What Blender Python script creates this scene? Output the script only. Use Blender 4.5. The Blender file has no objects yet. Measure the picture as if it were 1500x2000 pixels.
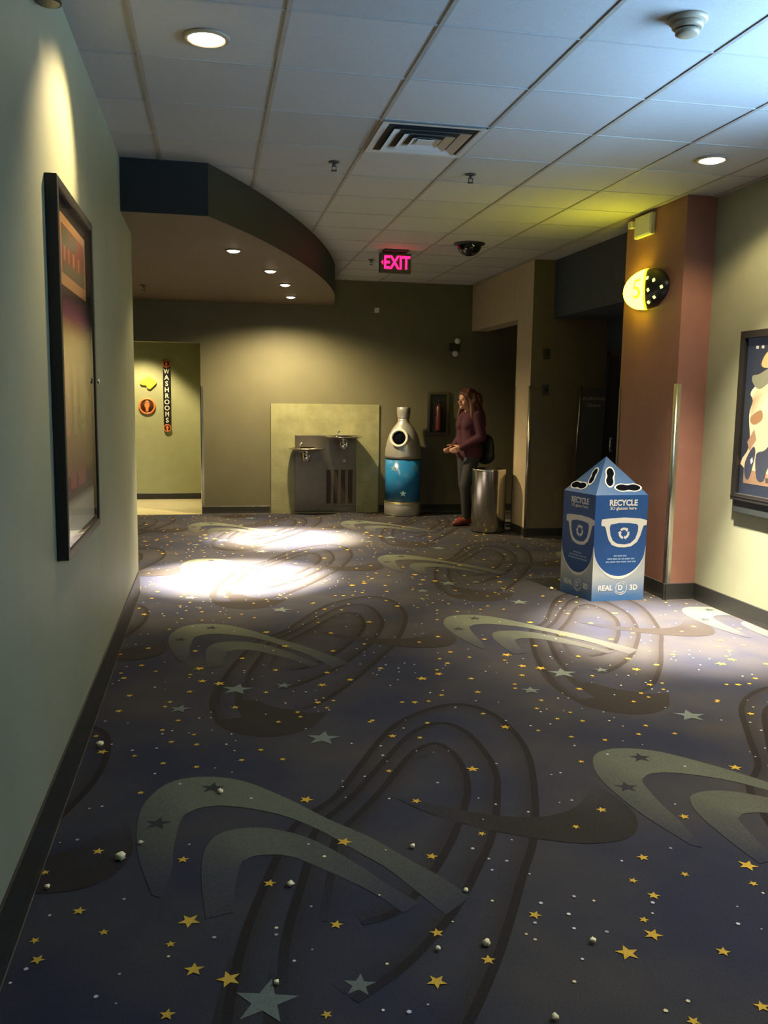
import bpy, bmesh, math, random
from mathutils import Vector, Matrix
PI = math.pi
SC = bpy.context.scene
COL = SC.collection
CZ = 2.993                      # ceiling height
SZ = 2.66                       # underside of the curved soffit
ORIG = {}

# ------------------------------------------------------------------ materials
def mat(name, col, rough=.6, metal=0., spec=.5, noise=0., nscale=8., bump=0., bscale=200., emit=None, es=0., aniso=0.):
    m = bpy.data.materials.new(name); m.use_nodes = True
    nt = m.node_tree; b = nt.nodes['Principled BSDF']
    c = (*col, 1)
    b.inputs['Base Color'].default_value = c
    b.inputs['Roughness'].default_value = rough
    b.inputs['Metallic'].default_value = metal
    b.inputs['Specular IOR Level'].default_value = spec
    if aniso: b.inputs['Anisotropic'].default_value = aniso
    tc = nt.nodes.new('ShaderNodeTexCoord')
    if noise:
        n = nt.nodes.new('ShaderNodeTexNoise'); n.inputs['Scale'].default_value = nscale; n.inputs['Detail'].default_value = 5
        nt.links.new(tc.outputs['Object'], n.inputs['Vector'])
        r = nt.nodes.new('ShaderNodeMapRange')
        r.inputs['From Min'].default_value = .3; r.inputs['From Max'].default_value = .7
        r.inputs['To Min'].default_value = 1 - noise; r.inputs['To Max'].default_value = 1 + noise
        nt.links.new(n.outputs['Fac'], r.inputs['Value'])
        mx = nt.nodes.new('ShaderNodeMix'); mx.data_type = 'RGBA'; mx.blend_type = 'MULTIPLY'
        mx.inputs['Factor'].default_value = 1; mx.inputs['A'].default_value = c
        nt.links.new(r.outputs['Result'], mx.inputs['B'])
        nt.links.new(mx.outputs['Result'], b.inputs['Base Color'])
    if bump:
        n2 = nt.nodes.new('ShaderNodeTexNoise'); n2.inputs['Scale'].default_value = bscale
        nt.links.new(tc.outputs['Object'], n2.inputs['Vector'])
        bp = nt.nodes.new('ShaderNodeBump'); bp.inputs['Strength'].default_value = bump; bp.inputs['Distance'].default_value = .004
        nt.links.new(n2.outputs['Fac'], bp.inputs['Height']); nt.links.new(bp.outputs['Normal'], b.inputs['Normal'])
    if emit:
        b.inputs['Emission Color'].default_value = (*emit, 1); b.inputs['Emission Strength'].default_value = es
    return m

def attr_mat(name, rough=.5, spec=.4, noise=.0, nscale=30):
    """printed surface: colours come from the print's own colour attribute"""
    m = bpy.data.materials.new(name); m.use_nodes = True
    nt = m.node_tree; b = nt.nodes['Principled BSDF']
    b.inputs['Roughness'].default_value = rough; b.inputs['Specular IOR Level'].default_value = spec
    a = nt.nodes.new('ShaderNodeAttribute'); a.attribute_name = 'print'
    nt.links.new(a.outputs['Color'], b.inputs['Base Color'])
    return m

M = {}
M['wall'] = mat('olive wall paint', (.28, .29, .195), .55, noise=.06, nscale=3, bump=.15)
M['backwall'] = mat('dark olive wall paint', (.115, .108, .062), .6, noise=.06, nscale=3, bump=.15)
M['washwall'] = mat('sage wall paint', (.33, .35, .2), .6, noise=.04, bump=.1)
M['tan'] = mat('tan wall paint', (.50, .41, .265), .5, noise=.05, bump=.12)
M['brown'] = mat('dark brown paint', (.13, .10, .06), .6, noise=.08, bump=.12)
M['navy'] = mat('navy wall paint', (.045, .06, .075), .6, noise=.06, bump=.12)
M['soffit_face'] = mat('blue black paint', (.010, .0135, .0145), .6, noise=.06, bump=.12)
M['soffit_under'] = mat('brown ceiling paint', (.125, .09, .06), .7, noise=.05, bump=.12)
M['red'] = mat('brick red paint', (.27, .125, .09), .5, noise=.06, bump=.15)
M['base'] = mat('black rubber base', (.022, .022, .02), .45, noise=.1)
M['basetoe'] = mat('lighter base toe', (.10, .08, .06), .6, noise=.2, nscale=40)  # toe strip in a lighter brown than the rest of the base
M['steel'] = mat('brushed steel', (.60, .57, .50), .19, 1, noise=.04, nscale=60)
M['guard'] = mat('satin steel', (.66, .63, .56), .27, 1, noise=.04, nscale=60)
M['steeldark'] = mat('dull steel', (.20, .18, .15), .38, 1, noise=.08, nscale=12)
M['chrome'] = mat('polished chrome', (.75, .74, .70), .12, 1)
M['black'] = mat('black plastic', (.012, .012, .012), .35)
M['blackframe'] = mat('black frame lacquer', (.014, .013, .012), .4)
M['darkmetal'] = mat('dark painted metal', (.035, .033, .03), .45)
M['white'] = mat('white plastic', (.62, .62, .58), .45)
M['beige'] = mat('beige plastic', (.30, .25, .18), .45)
M['ventwhite'] = mat('white enamel', (.55, .55, .52), .45)
M['ventdark'] = mat('dark duct interior', (.012, .012, .012), .8)
M['glassdark'] = mat('smoked dome', (.008, .008, .009), .08, spec=.6)
M['tile'] = mat('olive glazed tile', (.36, .33, .18), .4, noise=.12, nscale=14)
M['floortile'] = mat('yellow floor tile', (.42, .38, .22), .35, noise=.08, nscale=6)
M['door'] = mat('black door', (.012, .013, .016), .4)
M['lamp'] = mat('lit lamp lens', (1, 1, 1), .4, emit=(1, .86, .62), es=26)
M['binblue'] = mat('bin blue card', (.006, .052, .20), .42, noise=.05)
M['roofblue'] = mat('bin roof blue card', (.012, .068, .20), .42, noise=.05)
M['pale'] = mat('pale print', (.52, .52, .50), .45)
M['paleblue'] = mat('pale blue print', (.16, .26, .42), .45)
M['hole'] = mat('slot interior', (.004, .005, .008), .9, spec=0)
M['print'] = attr_mat('printed card')
M['poster'] = attr_mat('poster print', .25, .5)
M['lightbox'] = attr_mat('backlit film', .3, .5)
_n = M['lightbox'].node_tree; _n.links.new(_n.nodes['Attribute'].outputs['Color'], _n.nodes['Principled BSDF'].inputs['Emission Color']); _n.nodes['Principled BSDF'].inputs['Emission Strength'].default_value = .9
M['bottleblue'] = mat('bottle blue wrap', (.02, .17, .42), .22, noise=.12, nscale=6)
M['bottlesilver'] = mat('bottle silver shell', (.50, .49, .46), .3, .6, noise=.1, nscale=5)
M['gold'] = mat('gold band', (.62, .44, .16), .3, .8)
M['exit'] = mat('lit exit letters', (.1, 0, 0), .5, emit=(1, .004, .055), es=8)
M['neon'] = mat('lit yellow planet', (.2, .2, .0), .4, emit=(1, .92, .018), es=30)
M['neonrim'] = mat('lit yellow edge', (.2, .2, .0), .4, emit=(1, .92, .02), es=1.6)
M['neonstar'] = mat('lit yellow star', (.2, .2, .0), .4, emit=(1, .95, .25), es=2.2)
M['orange'] = mat('orange sign enamel', (.75, .20, .05), .4)
M['orangedark'] = mat('dark brown sign enamel', (.05, .018, .01), .4)
M['yellowsign'] = mat('lime yellow sign', (.72, .80, .06), .45)
M['letter'] = mat('off white letters', (.72, .72, .60), .5)
M['greytext'] = mat('grey lettering', (.30, .28, .25), .6)
M['skin'] = mat('skin', (.50, .26, .17), .5, noise=.06)
M['sweater'] = mat('maroon knit', (.045, .006, .018), .9, noise=.2, nscale=60, bump=.3)
M['trousers'] = mat('charcoal denim', (.022, .022, .026), .85, noise=.15, nscale=50)
M['shoe'] = mat('red brown leather', (.16, .03, .02), .45)
M['hair'] = mat('auburn hair', (.085, .024, .012), .6, noise=.4, nscale=70, bump=.6, bscale=90)
M['bag'] = mat('black bag leather', (.012, .012, .011), .5)
M['eye'] = mat('dark eye', (.03, .02, .015), .3)
M['lip'] = mat('lip', (.36, .12, .10), .5)
M['popcorn'] = mat('popcorn', (.95, .84, .50), .7, noise=.25, nscale=120)
M['exting'] = mat('extinguisher red', (.06, .01, .008), .4)

# ------------------------------------------------------------------ mesh helpers
def BM(): return bmesh.new()
def box(bm, x0, x1, y0, y1, z0, z1, mi=0, bev=0):
    vs = [bm.verts.new(p) for p in ((x0,y0,z0),(x1,y0,z0),(x1,y1,z0),(x0,y1,z0),(x0,y0,z1),(x1,y0,z1),(x1,y1,z1),(x0,y1,z1))]
    fs = []
    for f in ((3,2,1,0),(4,5,6,7),(0,1,5,4),(1,2,6,5),(2,3,7,6),(3,0,4,7)):
        q = bm.faces.new([vs[i] for i in f]); q.material_index = mi; fs.append(q)
    if bev:
        es = list({e for f in fs for e in f.edges})
        bmesh.ops.bevel(bm, geom=es, offset=bev, segments=2, affect='EDGES', profile=.5)
    return fs
def frame_of(d):
    d = Vector(d).normalized()
    a = Vector((0,0,1)) if abs(d.z) < .9 else Vector((1,0,0))
    u = d.cross(a).normalized(); return u, d.cross(u).normalized(), d
def cyl(bm, p0, p1, r0, r1=None, seg=24, mi=0):
    r1 = r0 if r1 is None else r1
    p0, p1 = Vector(p0), Vector(p1); u, v, d = frame_of(p1-p0)
    A, B = [], []
    for i in range(seg):
        a = 2*PI*i/seg; w = u*math.cos(a)+v*math.sin(a)
        A.append(bm.verts.new(p0+w*r0)); B.append(bm.verts.new(p1+w*r1))
    for i in range(seg):
        j = (i+1) % seg
        f = bm.faces.new((A[i],A[j],B[j],B[i])); f.smooth = True; f.material_index = mi
    f = bm.faces.new(A[::-1]); f.material_index = mi
    f = bm.faces.new(B); f.material_index = mi
def lathe(bm, prof, c=(0,0,0), ax=(0,0,1), seg=40, mi=0, smooth=True):
    """profile (radius, height) revolved about ax through c"""
    u, v, d = frame_of(ax); c = Vector(c); rings = []
    for r, h in prof:
        if r < 1e-5: rings.append([bm.verts.new(c+d*h)])
        else: rings.append([bm.verts.new(c+d*h+(u*math.cos(2*PI*i/seg)+v*math.sin(2*PI*i/seg))*r) for i in range(seg)])
    for a, b in zip(rings, rings[1:]):
        for i in range(seg):
            j = (i+1) % seg
            q = [a[i % len(a)], a[j % len(a)], b[j % len(b)], b[i % len(b)]]
            q = list(dict.fromkeys(q))
            if len(q) > 2:
                f = bm.faces.new(q); f.smooth = smooth; f.material_index = mi
    for rr in (rings[0], rings[-1]):
        if len(rr) > 2:
            try: bm.faces.new(rr).material_index = mi
            except ValueError: pass
def prism(bm, pts, o, u, v, d0, d1, mi=0):
    """outline pts (a,b) -> o+a*u+b*v, extruded from d0 to d1 along u x v"""
    o, u, v = Vector(o), Vector(u), Vector(v); n = u.cross(v).normalized()
    A = [bm.verts.new(o+u*a+v*b+n*d0) for a, b in pts]; B = [bm.verts.new(o+u*a+v*b+n*d1) for a, b in pts]
    k = len(pts)
    for i in range(k):
        j = (i+1) % k; bm.faces.new((A[i],A[j],B[j],B[i])).material_index = mi
    bm.faces.new(A[::-1]).material_index = mi
    f = bm.faces.new(B); f.material_index = mi
    return f
def mesh_of(name, bm, mats):
    bmesh.ops.recalc_face_normals(bm, faces=bm.faces[:])
    me = bpy.data.meshes.new(name); bm.to_mesh(me); bm.free()
    for m in (mats if isinstance(mats, (list, tuple)) else [mats]): me.materials.append(M[m] if isinstance(m, str) else m)
    return me
def obj(name, bm, mats, parent=None, label=None):
    """one mesh object; bm is in world coordinates"""
    o_ = Vector((0,0,0))
    if parent is not None: o_ = ORIG[parent.name]
    bmesh.ops.translate(bm, verts=bm.verts[:], vec=-o_)
    ob = bpy.data.objects.new(name, mesh_of(name, bm, mats)); COL.objects.link(ob)
    if parent is not None: ob.parent = parent
    ORIG[ob.name] = o_
    if label: ob['label'] = label
    return ob
def thing(name, label, cat, loc, group=None):
    e = bpy.data.objects.new(name, None); COL.objects.link(e); e.location = loc; e.empty_display_size = .1
    ORIG[e.name] = Vector(loc); e['label'] = label; e['category'] = cat
    if group: e['group'] = group
    return e
def tag(o, label, cat, group=None):
    o['label'] = label; o['category'] = cat
    if group: o['group'] = group
    return o
def struct(name, bm, mats, parent=None):
    o = obj(name, bm, mats, parent)
    if parent is None: o['kind'] = 'structure'
    return o
def dup(root, loc, label, group=None):
    r = root.copy(); COL.objects.link(r); r.location = loc; r['label'] = label
    if group: r['group'] = group
    for ch in list(root.children):
        c = ch.copy(); COL.objects.link(c); c.parent = r
        for g in ch.children:
            d = g.copy(); COL.objects.link(d); d.parent = c
    return r
def text_into(bm, s, size, o, u, v, depth, bold=0, cx=True, mi=0, sx=1):
    """lettering, centred on o, reading along u with v up, raised by depth"""
    cu = bpy.data.curves.new('lettering', 'FONT'); cu.body = s; cu.size = 1; cu.offset = bold
    cu.align_x = 'CENTER' if cx else 'LEFT'; cu.align_y = 'CENTER'; cu.resolution_u = 3
    t = bpy.data.objects.new('lettering', cu); COL.objects.link(t)
    bpy.context.view_layer.update()
    me = bpy.data.meshes.new_from_object(t.evaluated_get(bpy.context.evaluated_depsgraph_get()))
    tb = bmesh.new(); tb.from_mesh(me)
    u, v = Vector(u), Vector(v); n = u.cross(v).normalized(); o = Vector(o)
    bmesh.ops.dissolve_limit(tb, angle_limit=.02, verts=tb.verts[:], edges=tb.edges[:])
    ex = bmesh.ops.extrude_face_region(tb, geom=tb.faces[:])
    for g in ex['geom']:
        if isinstance(g, bmesh.types.BMVert): g.co.z = 1
    idx = {}
    for w in tb.verts:
        idx[w] = bm.verts.new(o + u*(w.co.x*size*sx) + v*(w.co.y*size) + n*(depth if w.co.z > .5 else 0))
    for f in tb.faces:
        try: bm.faces.new([idx[w] for w in f.verts]).material_index = mi
        except ValueError: pass
    tb.free(); bpy.data.objects.remove(t); bpy.data.curves.remove(cu); bpy.data.meshes.remove(me)
def circle(r, n=32, cx=0, cy=0, sx=1, sy=1): return [(cx+sx*r*math.cos(2*PI*i/n), cy+sy*r*math.sin(2*PI*i/n)) for i in range(n)]
def smooth_line(pts, n):
    """Catmull-Rom resampling of a polyline to n points"""
    P = [Vector(p) for p in pts]; P = [P[0]*2-P[1]] + P + [P[-1]*2-P[-2]]
    out = []; k = len(P)-3
    for i in range(n):
        t = i/(n-1)*k; s = min(int(t), k-1); t -= s
        a, b, c, d = P[s:s+4]
        out.append(.5*((2*b)+(c-a)*t+(2*a-5*b+4*c-d)*t*t+(3*b-a-3*c+d)*t**3))
    return out

# ------------------------------------------------------------------ the shell
def wallbox(name, boxes, mats, parent=None):
    bm = BM()
    for b in boxes: box(bm, *b)
    return struct(name, bm, mats, parent)
wallbox('wall_left', [(-.72,-.55,-3.2,6.75,0,CZ)], 'wall')
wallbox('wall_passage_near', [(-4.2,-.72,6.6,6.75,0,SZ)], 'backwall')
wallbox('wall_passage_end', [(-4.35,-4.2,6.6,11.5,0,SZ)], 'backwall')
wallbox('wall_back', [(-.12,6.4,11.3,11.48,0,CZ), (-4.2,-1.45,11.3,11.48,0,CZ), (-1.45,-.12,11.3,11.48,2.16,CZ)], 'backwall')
wallbox('wall_washroom', [(-2.3,.3,13.0,13.15,0,2.75), (-2.45,-2.3,11.48,13.15,0,2.75), (.0,.15,11.48,13.0,0,2.75)], 'washwall')
wallbox('ceiling_washroom', [(-2.45,.3,11.48,13.15,2.75,2.85)], 'soffit_under')
wallbox('wall_right', [(3.64,3.82,-3.2,.2,0,CZ), (3.64,3.82,3.9,6.0,0,CZ), (3.64,3.82,.2,3.9,0,1.9), (3.64,3.82,.2,3.9,2.82,CZ)], 'wall')
wallbox('wall_rear', [(-.72,3.82,-3.4,-3.2,0,CZ)], 'wall')
wallbox('wall_pillar', [(3.4,4.45,6.0,6.93,0,CZ)], 'red')
wallbox('wall_header', [(3.64,4.45,6.93,9.06,2.39,CZ)], 'navy')
wallbox('wall_vestibule', [(4.27,4.45,6.93,9.06,0,2.39)], 'navy')
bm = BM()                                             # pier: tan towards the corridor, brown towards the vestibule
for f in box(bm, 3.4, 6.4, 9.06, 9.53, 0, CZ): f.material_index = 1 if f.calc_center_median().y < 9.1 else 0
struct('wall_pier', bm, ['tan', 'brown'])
wallbox('wall_door_header', [(3.4,3.62,9.53,11.3,2.40,CZ)], 'tan')
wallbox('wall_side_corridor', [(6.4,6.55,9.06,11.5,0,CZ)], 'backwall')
wallbox('ceiling_side_corridor', [(3.62,6.4,9.53,11.3,2.6,2.7)], 'soffit_under')

# unseen window frame and bars, added to light the ceiling blue
bm = BM()
for a in ((3.66,3.74,.2,.24,1.9,2.82),(3.66,3.74,3.86,3.9,1.9,2.82),(3.66,3.74,.24,3.86,1.9,1.94),(3.66,3.74,.24,3.86,2.78,2.82)): box(bm, *a)
for y in (1.45, 2.65): box(bm, 3.68, 3.72, y-.02, y+.02, 1.94, 2.78)
struct('added_window_1', bm, 'darkmetal')

# ceiling: tiles with a lay-in grid
GX, GY, T = -.294, 3.6185, .6096
def ceiling_mat():
    m = mat('mineral fibre tiles', (.42, .42, .41), .85, noise=.03, nscale=60, bump=.25, bscale=260)
    nt = m.node_tree; b = nt.nodes['Principled BSDF']
    src = b.inputs['Base Color'].links[0].from_socket
    tc = nt.nodes.new('ShaderNodeTexCoord')
    mp = nt.nodes.new('ShaderNodeMapping'); mp.inputs['Location'].default_value = (-GX/T, -GY/T, 0); mp.inputs['Scale'].default_value = (1/T, 1/T, 0)
    fl = nt.nodes.new('ShaderNodeVectorMath'); fl.operation = 'FLOOR'
    wn = nt.nodes.new('ShaderNodeTexWhiteNoise'); wn.noise_dimensions = '3D'
    r = nt.nodes.new('ShaderNodeMapRange'); r.inputs['To Min'].default_value = .90; r.inputs['To Max'].default_value = 1.04
    mx = nt.nodes.new('ShaderNodeMix'); mx.data_type = 'RGBA'; mx.blend_type = 'MULTIPLY'; mx.inputs['Factor'].default_value = 1
    L = nt.links.new
    L(tc.outputs['Object'], mp.inputs['Vector']); L(mp.outputs['Vector'], fl.inputs[0]); L(fl.outputs['Vector'], wn.inputs['Vector'])
    L(wn.outputs['Value'], r.inputs['Value']); L(src, mx.inputs['A']); L(r.outputs['Result'], mx.inputs['B']); L(mx.outputs['Result'], b.inputs['Base Color'])
    return m
M['ceil'] = ceiling_mat()
M['grid'] = mat('ceiling grid metal', (.30, .27, .23), .6, noise=.1, nscale=30)
M['gridfine'] = mat('ceiling grid cross tee', (.34, .34, .33), .6)
bm = BM(); box(bm, -.72, 3.82, -3.4, 11.48, CZ, CZ+.1)
ceil = struct('ceiling', bm, 'ceil')
bm = BM()
for i in range(-1, 8):
    x = GX+i*T
    if -.55 < x < 3.64: box(bm, x-.010, x+.010, -3.2, 11.3, CZ-.004, CZ)
for j in range(-11, 14):
    y = GY+j*T
    if y < 11.3: box(bm, -.55, 3.64, y-.007, y+.007, CZ-.003, CZ, 1)
obj('ceiling_grid', bm, ['grid', 'gridfine'], ceil)
# perimeter angle along the right side
wallbox('trim_1', [(3.36,3.4,6.93,11.3,CZ-.006,CZ-.001),(3.6,3.64,3.0,6.0,CZ-.006,CZ-.001)], 'grid')

# the dropped soffit with its curved edge
CURVE = [(-.55,5.98),(0,5.99),(.32,6.62),(.622,7.34),(.91,8.14),(1.185,9.08),(1.38,9.97),(1.49,10.75),(1.56,11.3)]
edge = [Vector((-.55,5.98,0)), Vector((0,5.99,0))] + smooth_line([(x,y,0) for x,y in CURVE[1:]], 40)[1:]
pl = [(p.x,p.y) for p in edge] + [(-4.2,11.3),(-4.2,6.75),(-.55,6.75)]
bm = BM()
f = prism(bm, pl, (0,0,SZ), (1,0,0), (0,1,0), 0, CZ-SZ-.001)
for f in bm.faces: f.material_index = 1 if f.calc_center_median().z < SZ+.001 else 0
struct('ceiling_soffit', bm, ['soffit_face', 'soffit_under'])

# ------------------------------------------------------------------ carpet: one floor mesh, the woven pattern inlaid on it
PX, PY = 1.785, 2.39
GOLD = [(-0.464,3.686,.028),(-0.229,3.896,.017),(-0.072,3.468,.017),(-0.207,3.526,.017),(0.111,3.507,.017),(0.279,3.488,.017),(-0.075,3.703,.017),(0.195,3.6,.017),(-0.276,3.264,.017),(0.337,3.104,.031),(-0.38,2.843,.023),(-0.104,2.743,.023),(0.43,2.769,.031),(-0.528,2.737,.017),(-0.393,2.502,.023),(0.164,2.555,.023),(-0.076,2.397,.037),(-0.31,2.383,.017),(-0.492,2.377,.017),(-0.469,2.288,.023),(-0.124,2.296,.017),(-0.059,2.175,.031),(0.03,2.121,.037),(0.338,2.307,.023),(-0.12,2.014,.023),(0.294,3.915,.017),(0.715,3.848,.017),(-0.163,4.005,.017),(1.036,3.266,.031),(0.743,3.025,.023),(0.911,2.745,.017),(0.701,2.627,.023),(0.919,2.254,.023),(0.613,2.22,.023),(1.106,2.042,.037),(0.719,2.079,.023),(0.56,2.017,.031),(0.9,3.625,.017),(0.694,3.303,.017),(-0.569,2.106,.031),(-0.415,2.001,.023),(-0.212,1.875,.017),(0.263,1.946,.017),(0.506,4.147,.023),(-0.445,4.174,.023),(0.982,4.074,.023),(-0.56,2.177,.017)]
DOTS = [(-0.449,3.162),(-0.513,2.923),(-0.459,2.934),(-0.234,3.429),(0.069,3.392),(-0.27,2.542),(-0.249,2.19),(-0.298,2.111),(-0.246,2.076),(-0.519,2.202),(-0.127,2.242),(0.168,2.321),(0.165,2.289),(0.277,2.409),(0.257,2.205),(0.204,2.165),(-0.006,2.306),(-0.132,3.317),(0.134,3.149),(0.309,2.774),(0.352,2.686),(0.559,2.692),(0.488,2.433),(0.495,3.241),(0.488,3.19),(0.485,3.098),(0.588,3.268),(0.7,3.46),(0.705,3.397),(0.852,3.482),(0.92,3.456),(0.987,3.46),(0.862,3.165),(0.981,3.009),(0.646,3.06),(0.947,2.843),(1.03,2.95),(1.129,2.872),(1.15,3.302),(1.0,2.686),(0.85,2.653),(0.883,2.58),(0.937,2.557),(0.872,2.512),(0.983,2.469),(1.072,2.325),(1.122,2.293),(0.818,2.345),(0.959,2.309),(0.671,2.263),(0.905,2.217),(1.019,2.241),(1.006,2.172),(0.877,2.142),(0.861,2.17),(0.972,2.038),(0.913,1.955),(1.092,2.141),(1.167,4.225),(0.516,1.937),(0.402,1.937),(0.464,1.92),(0.447,2.11),(-0.406,3.172),(-0.473,2.493),(-0.491,2.253),(0.002,3.444),(-0.086,2.839)]
rnd = random.Random(5)
for _ in range(16):                                    # the upper third of the repeat is seen only from afar
    GOLD.append((rnd.uniform(-.55,1.2), rnd.uniform(3.62,4.22), rnd.choice((.015,.017,.02,.023))))
for _ in range(32): DOTS.append((rnd.uniform(-.55,1.2), rnd.uniform(3.5,4.24)))
bm = BM(); lay = bm.verts.layers.float_color.new('weave')
def vv(x, y, z, c): 
    w = bm.verts.new((x,y,z)); w[lay] = c; return w
def inside(x, y): return -4.2 < x < 6.4 and -3.2 < y < 11.29
def strip(A, B, ca, cb, z, ox, oy):
    pa = pb = lp = lq = None
    for n_, (p, q, c, d) in enumerate(zip(A, B, ca, cb)):
        z += 1.5e-6
        if pa is not None and (q-lq).dot(p-lp) < 0: q = lq
        lp, lq = p, q
        if inside(p.x+ox, p.y+oy) and inside(q.x+ox, q.y+oy):
            a, b = vv(p.x+ox,p.y+oy,z,c), vv(q.x+ox,q.y+oy,z,d)
            if pa is not None: bm.faces.new((pa,pb,b,a))
            pa, pb = a, b
        else: pa = pb = None
def star(x, y, r, c, z, ox, oy, rot=0, inner=.40):
    if not inside(x+ox-r,y+oy-r) or not inside(x+ox+r,y+oy+r): return
    bm.faces.new([vv(x+ox+(r if k%2==0 else r*inner)*math.sin(rot+k*PI/5), y+oy+(r if k%2==0 else r*inner)*math.cos(rot+k*PI/5), z, c) for k in range(10)])
PALE, DARK, LINE = (.135,.145,.10), (.032,.026,.021), (.022,.017,.014)
C1o = [(-.19,2.55),(-.25,2.80),(-.27,3.054),(-.244,3.212),(-.175,3.334),(-.058,3.371),(.1,3.312),(.266,3.128),(.396,2.942),(.519,2.791),(.624,2.619),(.70,2.50),(.76,2.38)]
C1i = [(-.16,2.53),(-.138,2.686),(-.136,2.849),(-.117,3.028),(-.085,3.08),(-.037,3.106),(.056,3.099),(.219,3.011),(.351,2.874),(.467,2.695),(.546,2.569),(.621,2.395),(.66,2.30)]
C2o = [(-.03,2.40),(-.041,2.551),(-.043,2.733),(-.018,2.846),(.034,2.909),(.14,2.92),(.244,2.873),(.341,2.785),(.454,2.616),(.528,2.482),(.60,2.37)]
C2i = [(.05,2.42),(.055,2.53),(.079,2.68),(.10,2.71),(.131,2.729),(.198,2.724),(.25,2.70),(.292,2.66),(.407,2.532),(.49,2.42),(.54,2.33)]
A1 = [(.03,1.60),(.0,1.85),(.05,2.24),(.16,2.635),(.266,2.925),(.437,3.12),(.586,3.406),(.791,3.776),(1.011,3.978),(1.2,4.03),(1.323,3.894),(1.356,3.623),(1.322,3.339),(1.208,2.971),(1.09,2.676),(.974,2.465),(.788,2.126),(.63,1.88),(.52,1.74),(.42,1.66)]
A2 = [(.14,1.85),(.17,2.23),(.27,2.62),(.334,2.877),(.494,3.10),(.67,3.392),(.871,3.7),(1.041,3.801),(1.133,3.69),(1.154,3.448),(1.133,3.215),(1.065,2.995),(.961,2.734),(.838,2.519),(.688,2.29),(.503,2.087),(.346,1.974)]
A3 = [(.287,2.334),(.35,2.6),(.397,2.811),(.53,3.01),(.625,3.156),(.819,3.475),(.956,3.566),(1.015,3.443),(1.009,3.235),(.959,3.034),(.848,2.79),(.741,2.599),(.609,2.411),(.51,2.32),(.414,2.291)]
CRo = [(.66,3.08),(.78,2.91),(.937,2.775),(1.107,2.673),(1.253,2.62),(1.388,2.626),(1.476,2.70),(1.515,2.82),(1.50,2.96)]
CRi = [(.67,3.09),(.80,2.99),(.92,2.91),(1.05,2.85),(1.17,2.83),(1.28,2.86),(1.36,2.92),(1.42,3.0),(1.47,3.06)]
BLo = [(.034,4.62),(-.019,4.30),(-.01,4.05),(.05,3.862),(.227,3.742),(.416,3.804),(.538,4.0)]
BLi = [(.165,4.50),(.18,4.38),(.207,4.251),(.27,4.14),(.347,4.082),(.44,4.02),(.545,4.01)]
DA = [(.75,3.55),(.87,3.64),(.98,3.66),(1.05,3.55),(1.06,3.36),(1.0,3.1)]
def col(c, a): return (*c, a)
def fade(n, a0, a1, p0=.25, p1=.35, top=1.0):
    out = []
    for i in range(n):
        t = i/(n-1); s = top
        if t < p0: s = a0+(top-a0)*t/p0
        elif t > 1-p1: s = a1+(top-a1)*(1-t)/p1
        out.append(s)
    return out
def offset(P, d):
    out = []
    for i, p in enumerate(P):
        t = P[min(i+1,len(P)-1)]-P[max(i-1,0)]; n = Vector((t.y,-t.x,0)).normalized(); a, b, c = P[max(i-2,0)], p, P[min(i+2,len(P)-1)]
        cr = (b-a).cross(c-b).z; L_ = (b-a).length*(c-b).length*(c-a).length
        rad = L_/(2*abs(cr)) if abs(cr) > 1e-9 else 9
        out.append(p+n*(min(d, .55*rad) if cr < 0 else d))
    return out
NS = 70
def S(p): return smooth_line([(x,y,0) for x,y in p], NS)
s1o, s1i, s2o, s2i, sa = S(C1o), S(C1i), S(C2o), S(C2i), [S(A1), S(A2), S(A3)]
sco, sci, sbo, sbi, sda = S(CRo), S(CRi), S(BLo), S(BLi), S(DA)
f1 = fade(NS,.0,.05,.35,.45,.85); f2 = fade(NS,.0,.05,.4,.45,.6); fc = fade(NS,.15,1,.3,.01,.85); fb = fade(NS,.4,.9,.2,.1,.85)
sc_arc = [offset(p, -.0) for p in sa]
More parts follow.
